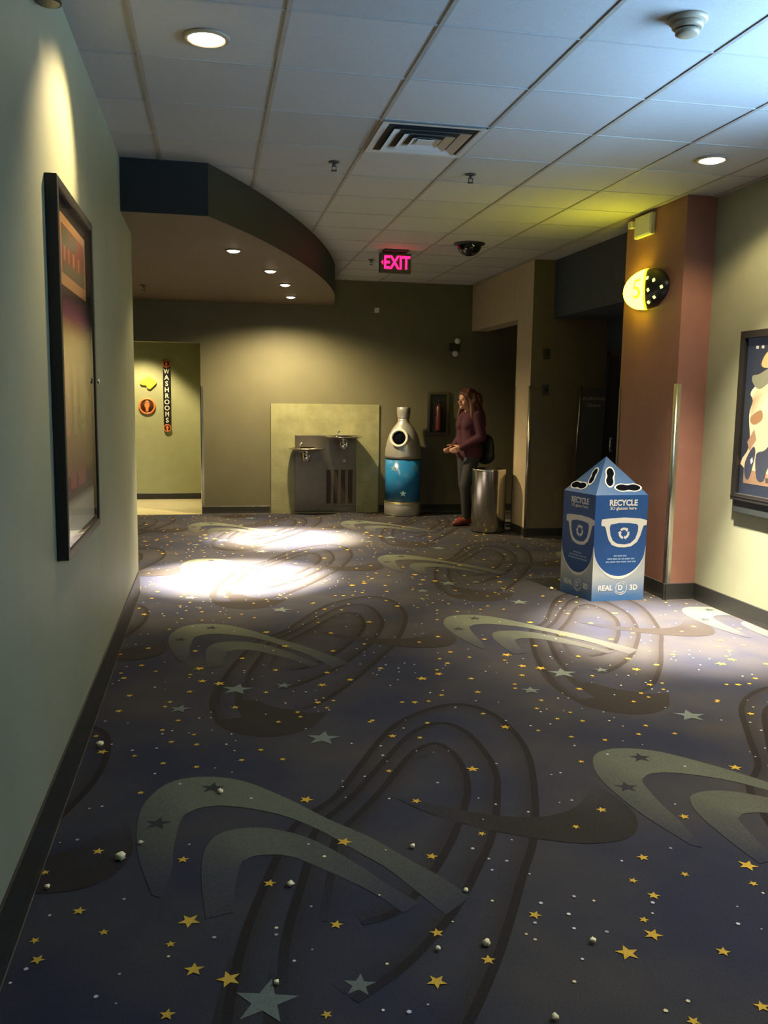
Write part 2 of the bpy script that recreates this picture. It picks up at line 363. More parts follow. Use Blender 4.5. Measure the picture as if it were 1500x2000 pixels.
for i in range(-2, 4):
    for j in range(-3, 4):
        ox, oy = i*PX, j*PY
        if oy < -3.2: continue
        for k, P in enumerate(sa):
            al = fade(NS,.2,.4,.08,.06,.8)
            strip(P, offset(P,.028), [col(LINE,a) for a in al], [col(LINE,a) for a in al], .0010+k*.00012, ox, oy)
            strip(offset(P,.028), offset(P,.10), [col(DARK,a*.75) for a in al], [col(DARK,0)]*NS, .0006+k*.00012, ox, oy)
        strip(sbo, sbi, [col(DARK,a) for a in fb], [col(DARK,a) for a in fb], .0004, ox, oy)
        strip(sco, sci, [col(DARK,a) for a in fc], [col(DARK,a*(1 if k < NS*.62 else max(0,1-(k-NS*.62)/(NS*.3)))) for k, a in enumerate(fc)], .0015, ox, oy)
        strip(s1o, s1i, [col(PALE,a) for a in f1], [col(PALE,a) for a in f1], .0018, ox, oy)
        strip(s2o, s2i, [col(PALE,a) for a in f2], [col(PALE,a) for a in f2], .0018, ox, oy)
        for x, y, r in ((.474,3.69,.080),(.118,2.02,.085),(-.16,4.16,.055),(.36,4.43-PY,.045)):
            star(x, y, r, (.17,.20,.17,.8), .0021, ox, oy, .25)
        for x, y, r in ((-.009,3.262,.050),(-.199,3.006,.050),(.86,3.44,.05)):
            star(x, y, r, (.035,.036,.04,.9), .0023, ox, oy, .2)
        rr = random.Random(7)
        for x, y, r in GOLD: star(x, y, r*.92, (.60,.38,.055,1), .0025, ox, oy, rr.uniform(0,1.2), .42)
        for x, y in DOTS:
            r = rr.uniform(.0032,.0068)
            if inside(x+ox-r,y+oy-r) and inside(x+ox+r,y+oy+r):
                c = rr.choice(((.62,.60,.55,1),(.75,.62,.36,1),(.55,.56,.62,1),(.36,.36,.40,1)))
                bm.faces.new([vv(x+ox+r*math.sin(-q*PI/3), y+oy+r*math.cos(q*PI/3), .0027, c) for q in range(6)])
pat_faces = bm.faces[:]
for f in pat_faces:
    f.normal_update()
    if f.normal.z < 0: f.normal_flip()
for a in ((-4.35,6.55,-3.4,11.3),):
    NXs, NYs = 1, 1
    w = [vv(a[0],a[2],0,(0,0,0,0)), vv(a[1],a[2],0,(0,0,0,0)), vv(a[1],a[3],0,(0,0,0,0)), vv(a[0],a[3],0,(0,0,0,0))]
    bm.faces.new(w)
    w2 = [vv(p.co.x,p.co.y,-.1,(0,0,0,0)) for p in w]
    bm.faces.new(w2[::-1])
    for k in range(4): bm.faces.new((w[k],w2[k],w2[(k+1)%4],w[(k+1)%4]))
me = bpy.data.meshes.new('floor'); bm.to_mesh(me); bm.free()
def carpet_mat():
    m = bpy.data.materials.new('starry carpet'); m.use_nodes = True
    nt = m.node_tree; b = nt.nodes['Principled BSDF']; L = nt.links.new
    b.inputs['Roughness'].default_value = .95; b.inputs['Specular IOR Level'].default_value = .1
    tc = nt.nodes.new('ShaderNodeTexCoord')
    n = nt.nodes.new('ShaderNodeTexNoise'); n.inputs['Scale'].default_value = 1.6; n.inputs['Detail'].default_value = 3
    L(tc.outputs['Object'], n.inputs['Vector'])
    r = nt.nodes.new('ShaderNodeValToRGB')
    r.color_ramp.elements[0].position = .35; r.color_ramp.elements[0].color = (.033,.035,.054,1)
    r.color_ramp.elements[1].position = .68; r.color_ramp.elements[1].color = (.060,.055,.053,1)
    L(n.outputs['Fac'], r.inputs['Fac'])
    at = nt.nodes.new('ShaderNodeAttribute'); at.attribute_name = 'weave'
    mx = nt.nodes.new('ShaderNodeMix'); mx.data_type = 'RGBA'
    L(at.outputs['Alpha'], mx.inputs['Factor']); L(r.outputs['Color'], mx.inputs['A']); L(at.outputs['Color'], mx.inputs['B'])
    n3 = nt.nodes.new('ShaderNodeTexNoise'); n3.inputs['Scale'].default_value = 260; n3.inputs['Detail'].default_value = 2
    L(tc.outputs['Object'], n3.inputs['Vector'])
    mr = nt.nodes.new('ShaderNodeMapRange'); mr.inputs['From Min'].default_value = .3; mr.inputs['From Max'].default_value = .7
    mr.inputs['To Min'].default_value = .78; mr.inputs['To Max'].default_value = 1.22
    L(n3.outputs['Fac'], mr.inputs['Value'])
    m2 = nt.nodes.new('ShaderNodeMix'); m2.data_type = 'RGBA'; m2.blend_type = 'MULTIPLY'; m2.inputs['Factor'].default_value = 1
    L(mx.outputs['Result'], m2.inputs['A']); L(mr.outputs['Result'], m2.inputs['B'])
    L(m2.outputs['Result'], b.inputs['Base Color'])
    return m
me.materials.append(carpet_mat())
fl = bpy.data.objects.new('floor', me); COL.objects.link(fl); fl['kind'] = 'structure'; ORIG['floor'] = Vector((0,0,0))
wallbox('floor_washroom', [(-2.45,.3,11.3,13.15,-.1,.001)], 'floortile')

# ------------------------------------------------------------------ baseboards (coved rubber) and corner guards
def baseboard(name, runs, h):
    """runs: (start, end, outward normal) in plan"""
    bm = BM()
    for a, b, n in runs:
        a, b, n = Vector((*a,0)), Vector((*b,0)), Vector((*n,0))
        prof = [(0,0),(.013,0),(.011,.004),(.009,.014),(.007,.035),(.007,h-.004),(.004,h),(0,h)]
        A = [bm.verts.new(a+n*d+Vector((0,0,z))) for d, z in prof]; B = [bm.verts.new(b+n*d+Vector((0,0,z))) for d, z in prof]
        for i in range(len(prof)):
            j = (i+1) % len(prof)
            bm.faces.new((A[i],A[j],B[j],B[i])).material_index = 1 if i == 1 else 0
        bm.faces.new(A); bm.faces.new(B[::-1])
    return struct(name, bm, ['base', 'basetoe'])
baseboard('baseboard_left', [((-.55,-3.2),(-.55,6.75),(1,0)), ((-.55,6.75),(-.72,6.75),(0,1))], .18)
baseboard('baseboard_right', [((3.64,-3.2),(3.64,6.0),(-1,0)), ((3.38,6.0),(3.64,6.0),(0,-1)), ((3.4,5.98),(3.4,6.93),(-1,0))], .13)
baseboard('baseboard_back', [((-.12,11.3),(.74,11.3),(0,-1)), ((2.18,11.3),(6.4,11.3),(0,-1))], .10)
baseboard('baseboard_pier', [((3.38,9.06),(4.27,9.06),(0,-1)), ((3.4,9.04),(3.4,9.53),(-1,0))], .10)
baseboard('baseboard_washroom', [((-2.3,13.0),(0,13.0),(0,-1))], .09)
def guard(name, x, y, sx, sy, z0, z1, m='guard', w=.032, parent=None):
    """stainless angle wrapped round an outer wall corner at (x, y); legs run towards sx, sy"""
    bm = BM(); t = .007; r = .014; q = [(w, -t)] + [(-t+r-r*math.sin(a), -t+r-r*math.cos(a)) for a in [k*PI/16 for k in range(9)]] + [(-t, w)]
    inn = [(0.0005, w), (0.0005, 0.0005), (w, 0.0005)]
    pts = [(x+sx*a, y+sy*b) for a, b in q+inn]
    A = [bm.verts.new((*p_, z0)) for p_ in pts]; B = [bm.verts.new((*p_, z1)) for p_ in pts]; n_ = len(pts)
    for k in range(n_):
        f = bm.faces.new((A[k],A[(k+1)%n_],B[(k+1)%n_],B[k])); f.smooth = 0 < k < 9
    bm.faces.new(A); bm.faces.new(B[::-1])
    return struct(name, bm, m)
guard('trim_2', 3.4, 9.06, 1, 1, .10, 1.66)
guard('trim_3', 3.4, 9.53, 1, -1, .10, 1.66)
guard('trim_4', 3.4, 6.0, 1, 1, .13, 1.64)
guard('trim_5', 3.4, 6.93, 1, -1, .13, 1.62, 'steeldark')  # darker steel here stands for the dark surroundings it reflects
guard('trim_6', -.12, 11.3, 1, 1, .10, 1.62)

# door in the vestibule
d = bpy.data.objects.new('door_1', None); COL.objects.link(d); d.location = (4.27,8.4,0); d['kind'] = 'structure'; ORIG['door_1'] = Vector((4.27,8.4,0))
bm = BM(); box(bm, 4.225,4.268,7.95,8.88,.01,1.98, bev=.003); obj('door_leaf', bm, 'door', d)
bm = BM(); box(bm, 4.22,4.27,8.88,8.94,0,2.04); box(bm, 4.22,4.27,7.89,7.95,0,2.04); box(bm, 4.22,4.27,7.89,8.94,1.98,2.04); obj('door_frame', bm, 'darkmetal', d)
bm = BM(); cyl(bm,(4.17,8.66,.97),(4.17,8.66,1.13),.012,seg=12); cyl(bm,(4.17,8.66,.985),(4.228,8.66,.985),.007,seg=8); cyl(bm,(4.17,8.66,1.115),(4.228,8.66,1.115),.007,seg=8); obj('door_handle', bm, 'chrome', d)

# ------------------------------------------------------------------ downlights
def downlight(x, y, z, r, label, group, proto=None):
    if proto is not None: return dup(proto, (x,y,z), label, group)
    t = thing('ceiling_downlight', label, 'ceiling light', (x,y,z), group)
    bm = BM(); lathe(bm, [(r*.86,-.002),(r*.9,-.012),(r*1.1,-.008),(r*1.14,-.001),(r*.86,-.0005),(r*.86,-.002)], (x,y,z)); obj('trim_ring', bm, 'beige', t)
    bm = BM(); lathe(bm, [(r*.85,-.001),(r*.8,-.010),(r*.5,-.020),(0,-.026)], (x,y,z)); obj('lamp_lens', bm, 'lamp', t)
    return t
big = downlight(0, 3.965, CZ, .088, 'large lit downlight in the white tiles near the left wall', 'lit downlights in the tiled ceiling')
downlight(3.05, 5.12, CZ, .088, 'small bright downlight in the tiles above the right wall poster', 'lit downlights in the tiled ceiling', big)
sof = downlight(.193, 7.276, SZ, .060, 'nearest and leftmost lit downlight under the curved dark soffit', 'lit downlights under the curved soffit')
for x, y, l in ((.556,8.331,'second nearest lit downlight under the curved dark soffit'),(.772,9.286,'third lit downlight under the curved soffit, just above the last one'),(.928,10.38,'farthest lit downlight under the curved soffit, beside the back wall')):
    downlight(x, y, SZ, .060, l, 'lit downlights under the curved soffit', sof)

# ------------------------------------------------------------------ ceiling fittings
t = thing('air_vent', 'square white louvred air diffuser in the tiled ceiling', 'air vent', (1.23,5.142,CZ))
cx, cy, hw = 1.23, 5.142, .298
def sq_ring(bm, a, b, za, zb, mi=0):
    """square funnel between half-widths a (at za) and b (at zb), 4 mm thick"""
    for s in range(4):
        u, v = ((1,0),(0,1),(-1,0),(0,-1))[s], ((0,1),(-1,0),(0,-1),(1,0))[s]
        P = [bm.verts.new((cx+u[0]*r+v[0]*q, cy+u[1]*r+v[1]*q, z)) for r, q, z in ((a,-a,za),(a,a,za),(b,b,zb),(b,-b,zb),(a-.006,-a+.006,za+.003),(a-.006,a-.006,za+.003),(b-.006,b-.006,zb+.003),(b-.006,-b+.006,zb+.003))]
        for f in ((0,1,2,3),(7,6,5,4),(0,4,5,1),(1,5,6,2),(2,6,7,3),(3,7,4,0)): bm.faces.new([P[k] for k in f]).material_index = mi
bm = BM(); sq_ring(bm, hw, hw-.035, CZ-.012, CZ-.010); obj('frame', bm, 'ventwhite', t)
bm = BM(); box(bm, cx-.26,cx+.26,cy-.26,cy+.26,CZ-.0018,CZ-.0008); obj('duct_opening', bm, 'ventdark', t)
for k, (a, b) in enumerate(((.222,.180),(.148,.112),(.084,.050))):
    bm = BM(); sq_ring(bm, a, b, CZ-.024, CZ-.008); obj('louvre', bm, 'ventwhite', t)
bm = BM(); box(bm, cx-.05,cx+.05,cy-.05,cy+.05,CZ-.022,CZ-.018, bev=.001); obj('centre_plate', bm, 'ventwhite', t)

t = thing('smoke_detector', 'beige round smoke detector in the bluish tiles at top right', 'smoke detector', (1.85,3.34,CZ))
bm = BM(); lathe(bm, [(0,0),(.075,0),(.075,-.012),(.068,-.018),(.05,-.020)], (1.85,3.34,CZ)); obj('mounting_base', bm, 'beige', t)
bm = BM(); lathe(bm, [(.058,-.016),(.060,-.034),(.052,-.040)], (1.85,3.34,CZ)); lathe(bm, [(.046,-.046),(.046,-.058),(.036,-.064),(0,-.066)], (1.85,3.34,CZ)); obj('detector_head', bm, 'beige', t)
bm = BM(); lathe(bm, [(.042,-.036),(.042,-.050)], (1.85,3.34,CZ)); obj('sensor_slot', bm, 'black', t)

def sprinkler(x, y, z, label, proto=None):
    if proto is not None: return dup(proto, (x,y,z), label, 'fire sprinklers')
    t = thing('fire_sprinkler', label, 'sprinkler', (x,y,z), 'fire sprinklers')
    bm = BM(); lathe(bm, [(0,0),(.036,0),(.034,-.006),(.018,-.010),(0,-.010)], (x,y,z), seg=20); obj('escutcheon', bm, 'darkmetal', t)
    bm = BM(); cyl(bm,(x,y,z-.008),(x,y,z-.03),.009,seg=12); box(bm,x-.015,x-.011,y-.004,y+.004,z-.055,z-.025); box(bm,x+.011,x+.015,y-.004,y+.004,z-.055,z-.025); box(bm,x-.015,x+.015,y-.004,y+.004,z-.029,z-.025); obj('sprinkler_body', bm, 'darkmetal', t)
    bm = BM(); lathe(bm, [(0,-.052),(.02,-.054),(.02,-.057),(0,-.058)], (x,y,z), seg=16); obj('deflector', bm, 'darkmetal', t)
    return t
sp = sprinkler(1.72, 5.84, CZ, 'dark sprinkler head hanging below the tiles right of the air vent')
sprinkler(1.727, 9.58, CZ, 'small dark sprinkler head left of the red exit sign', sp)
sprinkler(-.687, 9.838, SZ, 'faint sprinkler head under the soffit at far left', sp)
sprinkler(.79, 5.76, CZ, 'tiny sprinkler head in the tiles left of the air vent', sp)

t = thing('security_camera', 'black dome security camera on the ceiling right of the exit sign', 'security camera', (2.465,8.35,CZ))
bm = BM(); lathe(bm, [(0,0),(.15,0),(.15,-.010),(.125,-.020),(.118,-.020)], (2.465,8.35,CZ)); obj('mounting_ring', bm, 'black', t)
bm = BM(); lathe(bm, [(.117,-.015)]+[(.117*math.cos(a),-.018-.10*math.sin(a)) for a in [k*PI/20 for k in range(0,11)]][:-1]+[(0,-.118)], (2.465,8.35,CZ)); obj('smoked_dome', bm, 'glassdark', t)

t = thing('exit_sign', 'lit red EXIT sign hanging from the ceiling', 'exit sign', (1.855,8.9,CZ))
bm = BM(); box(bm,1.73,1.98,8.84,9.0,CZ-.022,CZ-.001,bev=.004); box(bm,1.82,1.89,8.9,8.94,CZ-.04,CZ-.02); obj('canopy', bm, 'black', t)
bm = BM(); box(bm,1.692,2.017,8.9,8.955,2.765,2.962,bev=.006); obj('housing', bm, 'darkmetal', t)
bm = BM(); text_into(bm,'EXIT',.180,(1.868,8.898,2.862),(1,0,0),(0,0,1),.003,.022,sx=.74); obj('lettering', bm, 'exit', t)
bm = BM(); prism(bm,[(1.707,2.866),(1.727,2.888),(1.727,2.844)],(0,8.898,0),(1,0,0),(0,0,1),0,.003); obj('direction_chevron', bm, 'exit', t)

t = thing('wall_speaker', 'white box loudspeaker at the top of the red pillar', 'speaker', (3.4,6.6,2.80))
bm = BM(); box(bm,3.362,3.40,6.46,6.735,2.800,2.965,bev=.006); obj('cabinet', bm, 'white', t)
bm = BM(); box(bm,3.357,3.363,6.472,6.723,2.812,2.953,bev=.002); obj('grille', bm, 'white', t)
bm = BM(); box(bm,3.36,3.4,6.79,6.845,2.90,2.955,bev=.006); tag(obj('motion_sensor', bm, 'white'), 'tiny white sensor box beside the loudspeaker on the red pillar', 'sensor')

# lit planet sign on the pillar
DC, DS = Vector((3.4,6.52,2.385)), (.13,.33,.155)
t = thing('auditorium_sign', 'glowing yellow and black oval number sign on the red pillar', 'sign', (3.4,6.52,2.23))
def dome(keep, off, mi_fn=None, nu=96, nv=48):
    bm = BM(); grid = {}
    for i in range(nu+1):
        for j in range(nv+1):
            a = -PI/2+PI*i/nu; b = -PI/2+PI*j/nv        # a: azimuth from outward, b: elevation
            p = Vector((DC.x-(DS[0]+off)*math.cos(a)*math.cos(b), DC.y+(DS[1]+off)*math.sin(a)*math.cos(b), DC.z+(DS[2]+off)*math.sin(b)))
            grid[i,j] = p
    vt = {}
    for i in range(nu):
        for j in range(nv):
            q = [grid[i,j],grid[i+1,j],grid[i+1,j+1],grid[i,j+1]]; c = sum(q, Vector())/4
            if keep(c):
                vs = []
                for k in ((i,j),(i+1,j),(i+1,j+1),(i,j+1)):
                    if k not in vt: vt[k] = bm.verts.new(grid[k])
                    if vt[k] not in vs: vs.append(vt[k])
                f = bm.faces.new(vs); f.smooth = True
                if mi_fn: f.material_index = mi_fn(c)
    bmesh.ops.remove_doubles(bm, verts=bm.verts[:], dist=1e-4)
    return bm
def side(c): return (c.y-6.36)-1.4*(c.x-3.29)
obj('dome_shell', dome(lambda c: True, 0), 'black', t)
obj('lit_planet', dome(lambda c: side(c) > 0, .004, lambda c: 1 if side(c) < .03 or c.x > 3.372 else 0), ['neon','neonrim'], t)
bm = BM(); text_into(bm,'5',.21,(0,0,0),(0,-1,0),(0,0,1),.001,.0,sx=1.4)
for w in bm.verts:
    y, z = DC.y-.06+w.co.y, DC.z-.015+w.co.z
    e = max(0, 1-((y-DC.y)/DS[1])**2-((z-DC.z)/DS[2])**2); w.co = (DC.x-DS[0]*math.sqrt(e)-.010-(w.co.x*-1 if False else 0), y, z)
bm.faces.ensure_lookup_table(); obj('number', bm, 'neonrim', t)
for x, y, z in ((3.3,6.352,2.447),(3.316,6.28,2.423),(3.349,6.218,2.368),(3.298,6.326,2.355),(3.336,6.296,2.3),(3.33,6.372,2.268)):
    n = Vector(((x-DC.x)/DS[0]**2,(y-DC.y)/DS[1]**2,(z-DC.z)/DS[2]**2)).normalized()
    u, v, w = frame_of(n); bm = BM()
    prism(bm, [(.013*(1 if k%2 else .75)*math.cos(k*PI/4+.4), .016*(1 if k%2 else .75)*math.sin(k*PI/4+.4)) for k in range(8)], (x,y,z), u, v, -.004, .006) if u.cross(v).dot(n) > 0 else prism(bm, [(.013*(1 if k%2 else .75)*math.cos(k*PI/4+.4), .016*(1 if k%2 else .75)*math.sin(k*PI/4+.4)) for k in range(8)], (x,y,z), v, u, -.004, .006)
    obj('lit_star', bm, 'neonstar', t)

# ------------------------------------------------------------------ posters
def quad_print(bm, lay, P, cols):
    vs = [bm.verts.new(p) for p in P]
    for w, c in zip(vs, cols): w[lay] = (*c,1)
    return bm.faces.new(vs)
def poster_frame(t, x_wall, sx, y0, y1, z0, z1, depth, border, m='blackframe'):
    """frame on a wall of constant x, facing sx"""
    xa, xb = sorted((x_wall, x_wall+sx*depth)); bm = BM()
    for b in ((y0,y0+border,z0,z1),(y1-border,y1,z0,z1),(y0+border,y1-border,z0,z0+border),(y0+border,y1-border,z1-border,z1)): box(bm, xa, xb, *b, bev=.003)
    obj('frame', bm, m, t)
    xa, xb = sorted((x_wall, x_wall+sx*.008)); bm = BM(); box(bm, xa, xb, y0+border*.5, y1-border*.5, z0+border*.5, z1-border*.5); obj('backing', bm, 'black', t)
gl = bpy.data.materials.new('poster glazing'); gl.use_nodes = True
nt = gl.node_tree; nt.nodes.clear(); o_ = nt.nodes.new('ShaderNodeOutputMaterial'); mxs = nt.nodes.new('ShaderNodeMixShader'); tr = nt.nodes.new('ShaderNodeBsdfTransparent'); gs = nt.nodes.new('ShaderNodeBsdfGlossy'); gs.inputs['Roughness'].default_value = .03
lw = nt.nodes.new('ShaderNodeFresnel'); lw.inputs['IOR'].default_value = 1.25
ge = nt.nodes.new('ShaderNodeNewGeometry'); mu = nt.nodes.new('ShaderNodeMath'); mu.operation = 'MULTIPLY'; iv = nt.nodes.new('ShaderNodeMath'); iv.operation = 'SUBTRACT'; iv.inputs[0].default_value = 1
nt.links.new(ge.outputs['Backfacing'], iv.inputs[1]); nt.links.new(lw.outputs['Fac'], mu.inputs[0]); nt.links.new(iv.outputs[0], mu.inputs[1]); nt.links.new(mu.outputs[0], mxs.inputs['Fac']); nt.links.new(tr.outputs['BSDF'], mxs.inputs[1]); nt.links.new(gs.outputs['BSDF'], mxs.inputs[2]); nt.links.new(mxs.outputs['Shader'], o_.inputs['Surface'])
M['glazing'] = gl
Y0, Y1, Z0, Z1 = 3.27, 4.20, .90, 2.25
t = thing('framed_poster', 'tall black framed poster under glass on the left wall', 'poster', (-.55,3.72,Z0))
poster_frame(t, -.55, 1, Y0, Y1, Z0, Z1, .042, .034)
bm = BM(); lay2 = bm.verts.layers.float_color.new('print')
def lp(y0,y1,z0,z1,cb,ct,x=-.530):
    quad_print(bm, lay2, [(x,y0,z0),(x,y1,z0),(x,y1,z1),(x,y0,z1)], [bright(cb),bright(cb),bright(ct),bright(ct)])
ya, yb = Y0+.034, Y1-.034
bright = lambda c: tuple(min(1,1.7*q) for q in c)
K = (.012,.010,.010)
bands = [(.945,1.06,(.55,.48,.34),(.50,.42,.30)),(1.06,1.10,(.50,.42,.30),(.09,.05,.08)),(1.10,1.16,(.09,.05,.08),(.07,.03,.06)),(1.16,1.20,(.10,.04,.07),(.20,.09,.07)),(1.20,1.45,(.20,.10,.07),(.16,.10,.05)),(1.45,1.72,(.16,.11,.045),(.24,.17,.06)),(1.72,1.80,(.25,.17,.06),(.15,.05,.06)),(1.80,1.88,(.14,.04,.07),K),(1.88,2.205,K,K)]
for z0, z1, cb, ct in bands: lp(ya,yb,z0,z1,cb,ct)
TAN = (.24,.13,.055)
for a in ((3.42,4.08,1.90,1.945),(3.42,4.08,2.125,2.16),(3.42,3.46,1.945,2.125),(4.03,4.08,1.945,2.125)): lp(*a,TAN,TAN,-.5290)
lp(3.46,4.03,1.945,2.125,(.10,.035,.02),(.16,.04,.025),-.5292)
for a in ((3.48,3.66,2.05,2.12),(3.70,3.84,2.06,2.12),(3.5,3.76,1.95,1.99),(3.80,4.0,1.95,2.0)): lp(*a,(.06,.065,.03),(.07,.07,.035),-.5288)
for y, w in ((3.50,.05),(3.60,.04),(3.72,.05),(3.86,.04)): lp(y,y+w,1.995,2.05,(.20,.09,.04),(.22,.10,.05),-.5286)
for y, w, c in ((3.40,.14,(.28,.10,.10)),(3.62,.10,(.20,.14,.07)),(3.80,.16,(.14,.12,.04))): lp(y,y+w,1.34,1.62,c,(.25,.16,.07),-.5290)
for y, w in ((3.50,.16),(3.70,.22)): lp(y,y+w,1.13,1.24,(.30,.06,.09),(.18,.09,.06),-.5289)
obj('print', bm, 'poster', t)
bm = BM(); box(bm,-.516,-.513,Y0+.03,Y1-.03,Z0+.03,Z1-.03); obj('glass', bm, 'glazing', t)
bm = BM(); cyl(bm,(-.502,Y1-.022,1.56),(-.494,Y1-.022,1.56),.012,seg=16); obj('frame_lock', bm, 'chrome', t)

t = thing('film_poster', 'navy bordered poster of a dark rider against pale clouds on the right wall', 'poster', (3.64,5.02,.745))
poster_frame(t, 3.64, -1, 4.50, 5.545, .83, 1.995, .04, .05)
bm = BM(); box(bm,3.612,3.64,4.52,5.525,.745,.83,bev=.003); obj('lower_rail', bm, mat('teal black rail', (.022,.028,.028), .5), t)
bm = BM(); box(bm,3.598,3.602,4.50,5.545,.855,.862); obj('rail_line', bm, 'steeldark', t)
bm = BM(); lay2 = bm.verts.layers.float_color.new('print')
def rp(pts, c, x):
    n_ = len(pts); soft = n_ > 4; m_ = 4 if soft else 1; vs = []
    cc = [Vector(c[k] if isinstance(c, list) else c) for k in range(n_)]
    for k in range(n_):
        a, b, d_, e = (Vector(pts[(k+q)%n_]) for q in (-1,0,1,2))
        for q in range(m_):
            t_ = q/m_; p = .5*(2*b+(d_-a)*t_+(2*a-5*b+4*d_-e)*t_*t_+(3*b-a-3*d_+e)*t_**3)
            w = bm.verts.new((x,min(5.494,p[0]),p[1])); w[lay2] = (*(cc[k].lerp(cc[(k+1)%n_],t_)),1); vs.append(w)
    bm.faces.new(vs)
NV = (.018,.022,.034)
rp([(4.55,.88),(5.495,.88),(5.495,1.945),(4.55,1.945)], NV, 3.631)
CREAM, WARM, TANC = (.62,.50,.31), (.48,.34,.19), (.30,.18,.09)
rp([(5.45,.955),(5.45,1.06),(4.60,1.10),(4.60,.955)], [(.16,.10,.06),(.22,.13,.07),(.30,.17,.09),(.2,.12,.07)], 3.6302)
rp([(5.45,1.06),(5.40,1.22),(5.43,1.42),(5.40,1.52),(5.43,1.57),(5.38,1.62),(5.25,1.68),(5.1,1.66),(4.9,1.70),(4.62,1.70),(4.62,1.10)], [WARM,(.45,.33,.22),CREAM,(.30,.19,.10),CREAM,CREAM,(.45,.42,.22),CREAM,CREAM,WARM,TANC], 3.6300)
for pts, c in (([(5.41,1.64),(5.33,1.60),(5.2,1.66),(5.08,1.72),(4.95,1.70),(4.8,1.76),(4.8,1.80),(5.0,1.78),(5.2,1.75),(5.35,1.70),(5.42,1.69)],(.14,.14,.09)),
               ([(5.33,1.76),(5.28,1.84),(5.15,1.88),(5.0,1.86),(4.95,1.77),(5.1,1.78),(5.25,1.74)],(.34,.23,.10)),
               ([(5.40,1.42),(5.30,1.46),(5.28,1.40),(5.36,1.36),(5.41,1.38)],(.24,.13,.06)),
               ([(5.43,1.24),(5.36,1.33),(5.33,1.26),(5.40,1.18)],(.26,.15,.09))): rp(pts, c, 3.6296)
DK = (.030,.034,.048)
for pts in ([(5.15,1.55),(5.12,1.44),(5.17,1.37),(5.10,1.33),(5.22,1.20),(5.32,1.16),(5.30,1.00),(5.22,.99),(5.18,1.08),(5.05,1.12),(4.9,1.05),(4.8,.98),(4.72,1.0),(4.78,1.2),(4.75,1.4),(4.86,1.56),(4.95,1.64),(5.05,1.62)],
            [(5.44,1.10),(5.36,1.21),(5.33,1.16),(5.38,1.00),(5.43,1.0)],[(4.70,1.2),(4.62,1.3),(4.62,1.0),(4.70,.98)]): rp(pts, DK, 3.6292)
for pts, c in (([(5.16,1.10),(5.02,1.16),(4.9,1.10),(5.0,1.02),(5.14,1.03)],(.20,.17,.16)),([(5.06,1.50),(4.98,1.52),(4.97,1.44),(5.05,1.42)],(.36,.27,.20)),([(5.38,1.12),(5.36,1.14),(5.35,1.11),(5.37,1.09)],(.5,.48,.45)),([(5.20,1.01),(4.9,1.03),(4.9,.99),(5.2,.98)],(.05,.04,.035))): rp(pts, c, 3.6288)
for y in (5.40,5.34,5.27,5.20,5.12,5.05,4.97,4.90): rp([(y,1.872),(y-.028,1.868),(y-.030,1.888),(y-.002,1.890)], (.30,.27,.22), 3.6288)
obj('backlit_print', bm, 'lightbox', t)
bm = BM(); box(bm,3.613,3.616,4.54,5.505,.87,1.955); obj('glass', bm, 'glazing', t)

t = thing('spotlight', 'black ceiling spotlight cut off at the top left corner', 'spotlight', (-.505,3.2,CZ))
bm = BM(); box(bm,-.54,-.46,3.15,3.25,CZ-.022,CZ-.001,bev=.003); cyl(bm,(-.505,3.2,CZ-.02),(-.505,3.2,CZ-.08),.008,seg=10); obj('mount', bm, 'black', t)
bm = BM(); lathe(bm, [(0,.0),(.026,0),(.037,-.02),(.037,-.145),(.040,-.150),(.036,-.152),(.032,-.13),(0,-.125)], (-.505,3.2,2.918)); obj('lamp_head', bm, 'black', t)
bm = BM(); lathe(bm, [(.0405,-.135),(.0415,-.145),(.0405,-.153),(.034,-.153)], (-.505,3.2,2.918)); obj('bezel', bm, 'black', t)

# ------------------------------------------------------------------ washroom signs on the far wall
WY = 13.0
def person_glyph(bm, cx, cz, s, y, mi=0):
    prism(bm, [(cx+a, cz+b) for a, b in circle(.10*s, 14, 0, .36*s)], (0,y,0), (1,0,0), (0,0,1), 0, .004, mi)
    pts = [(-.10,.24),(.10,.24),(.19,.16),(.20,-.06),(.13,-.10),(.10,-.46),(.02,-.48),(-.02,-.48),(-.10,-.46),(-.13,-.10),(-.20,-.06),(-.19,.16)]
    prism(bm, [(cx+a*s, cz+b*s) for a, b in pts], (0,y,0), (1,0,0), (0,0,1), 0, .004, mi)
bm = BM()
pts = [(-.982,1.672),(-.975,1.705),(-.945,1.715),(-.905,1.712),(-.900,1.745),(-.880,1.760),(-.850,1.755),(-.765,1.700),(-.755,1.680),(-.765,1.660),(-.835,1.592),(-.860,1.590),(-.885,1.605),(-.893,1.640),(-.940,1.640),(-.970,1.650)]
prism(bm, pts, (0,WY,0), (1,0,0), (0,0,1), 0, .02)
tag(obj('arrow_sign', bm, 'yellowsign'), 'lime yellow arrow sign pointing right on the washroom wall', 'sign')
t = thing('washroom_sign', 'round orange sign with an orange figure below the arrow', 'sign', (-.89,WY,1.22))
bm = BM(); lathe(bm, [(0,0),(.118,0),(.118,.016),(.094,.020),(.092,.012),(0,.012)], (-.89,WY,1.342), (0,-1,0)); obj('rim', bm, 'orange', t)
bm = BM(); lathe(bm, [(0,.010),(.0915,.010),(.0915,.0125),(0,.0125)], (-.89,WY,1.342), (0,-1,0)); obj('disc', bm, 'orangedark', t)
bm = BM(); person_glyph(bm, -.89, 1.350, .175, WY-.0125); obj('figure', bm, 'orange', t)
t = thing('washrooms_sign', 'tall narrow black WASHROOMS sign with orange figures at both ends', 'sign', (-.61,WY,.98))
bm = BM(); box(bm,-.662,-.562,WY-.02,WY,1.0,1.99,bev=.006); obj('panel', bm, 'black', t)
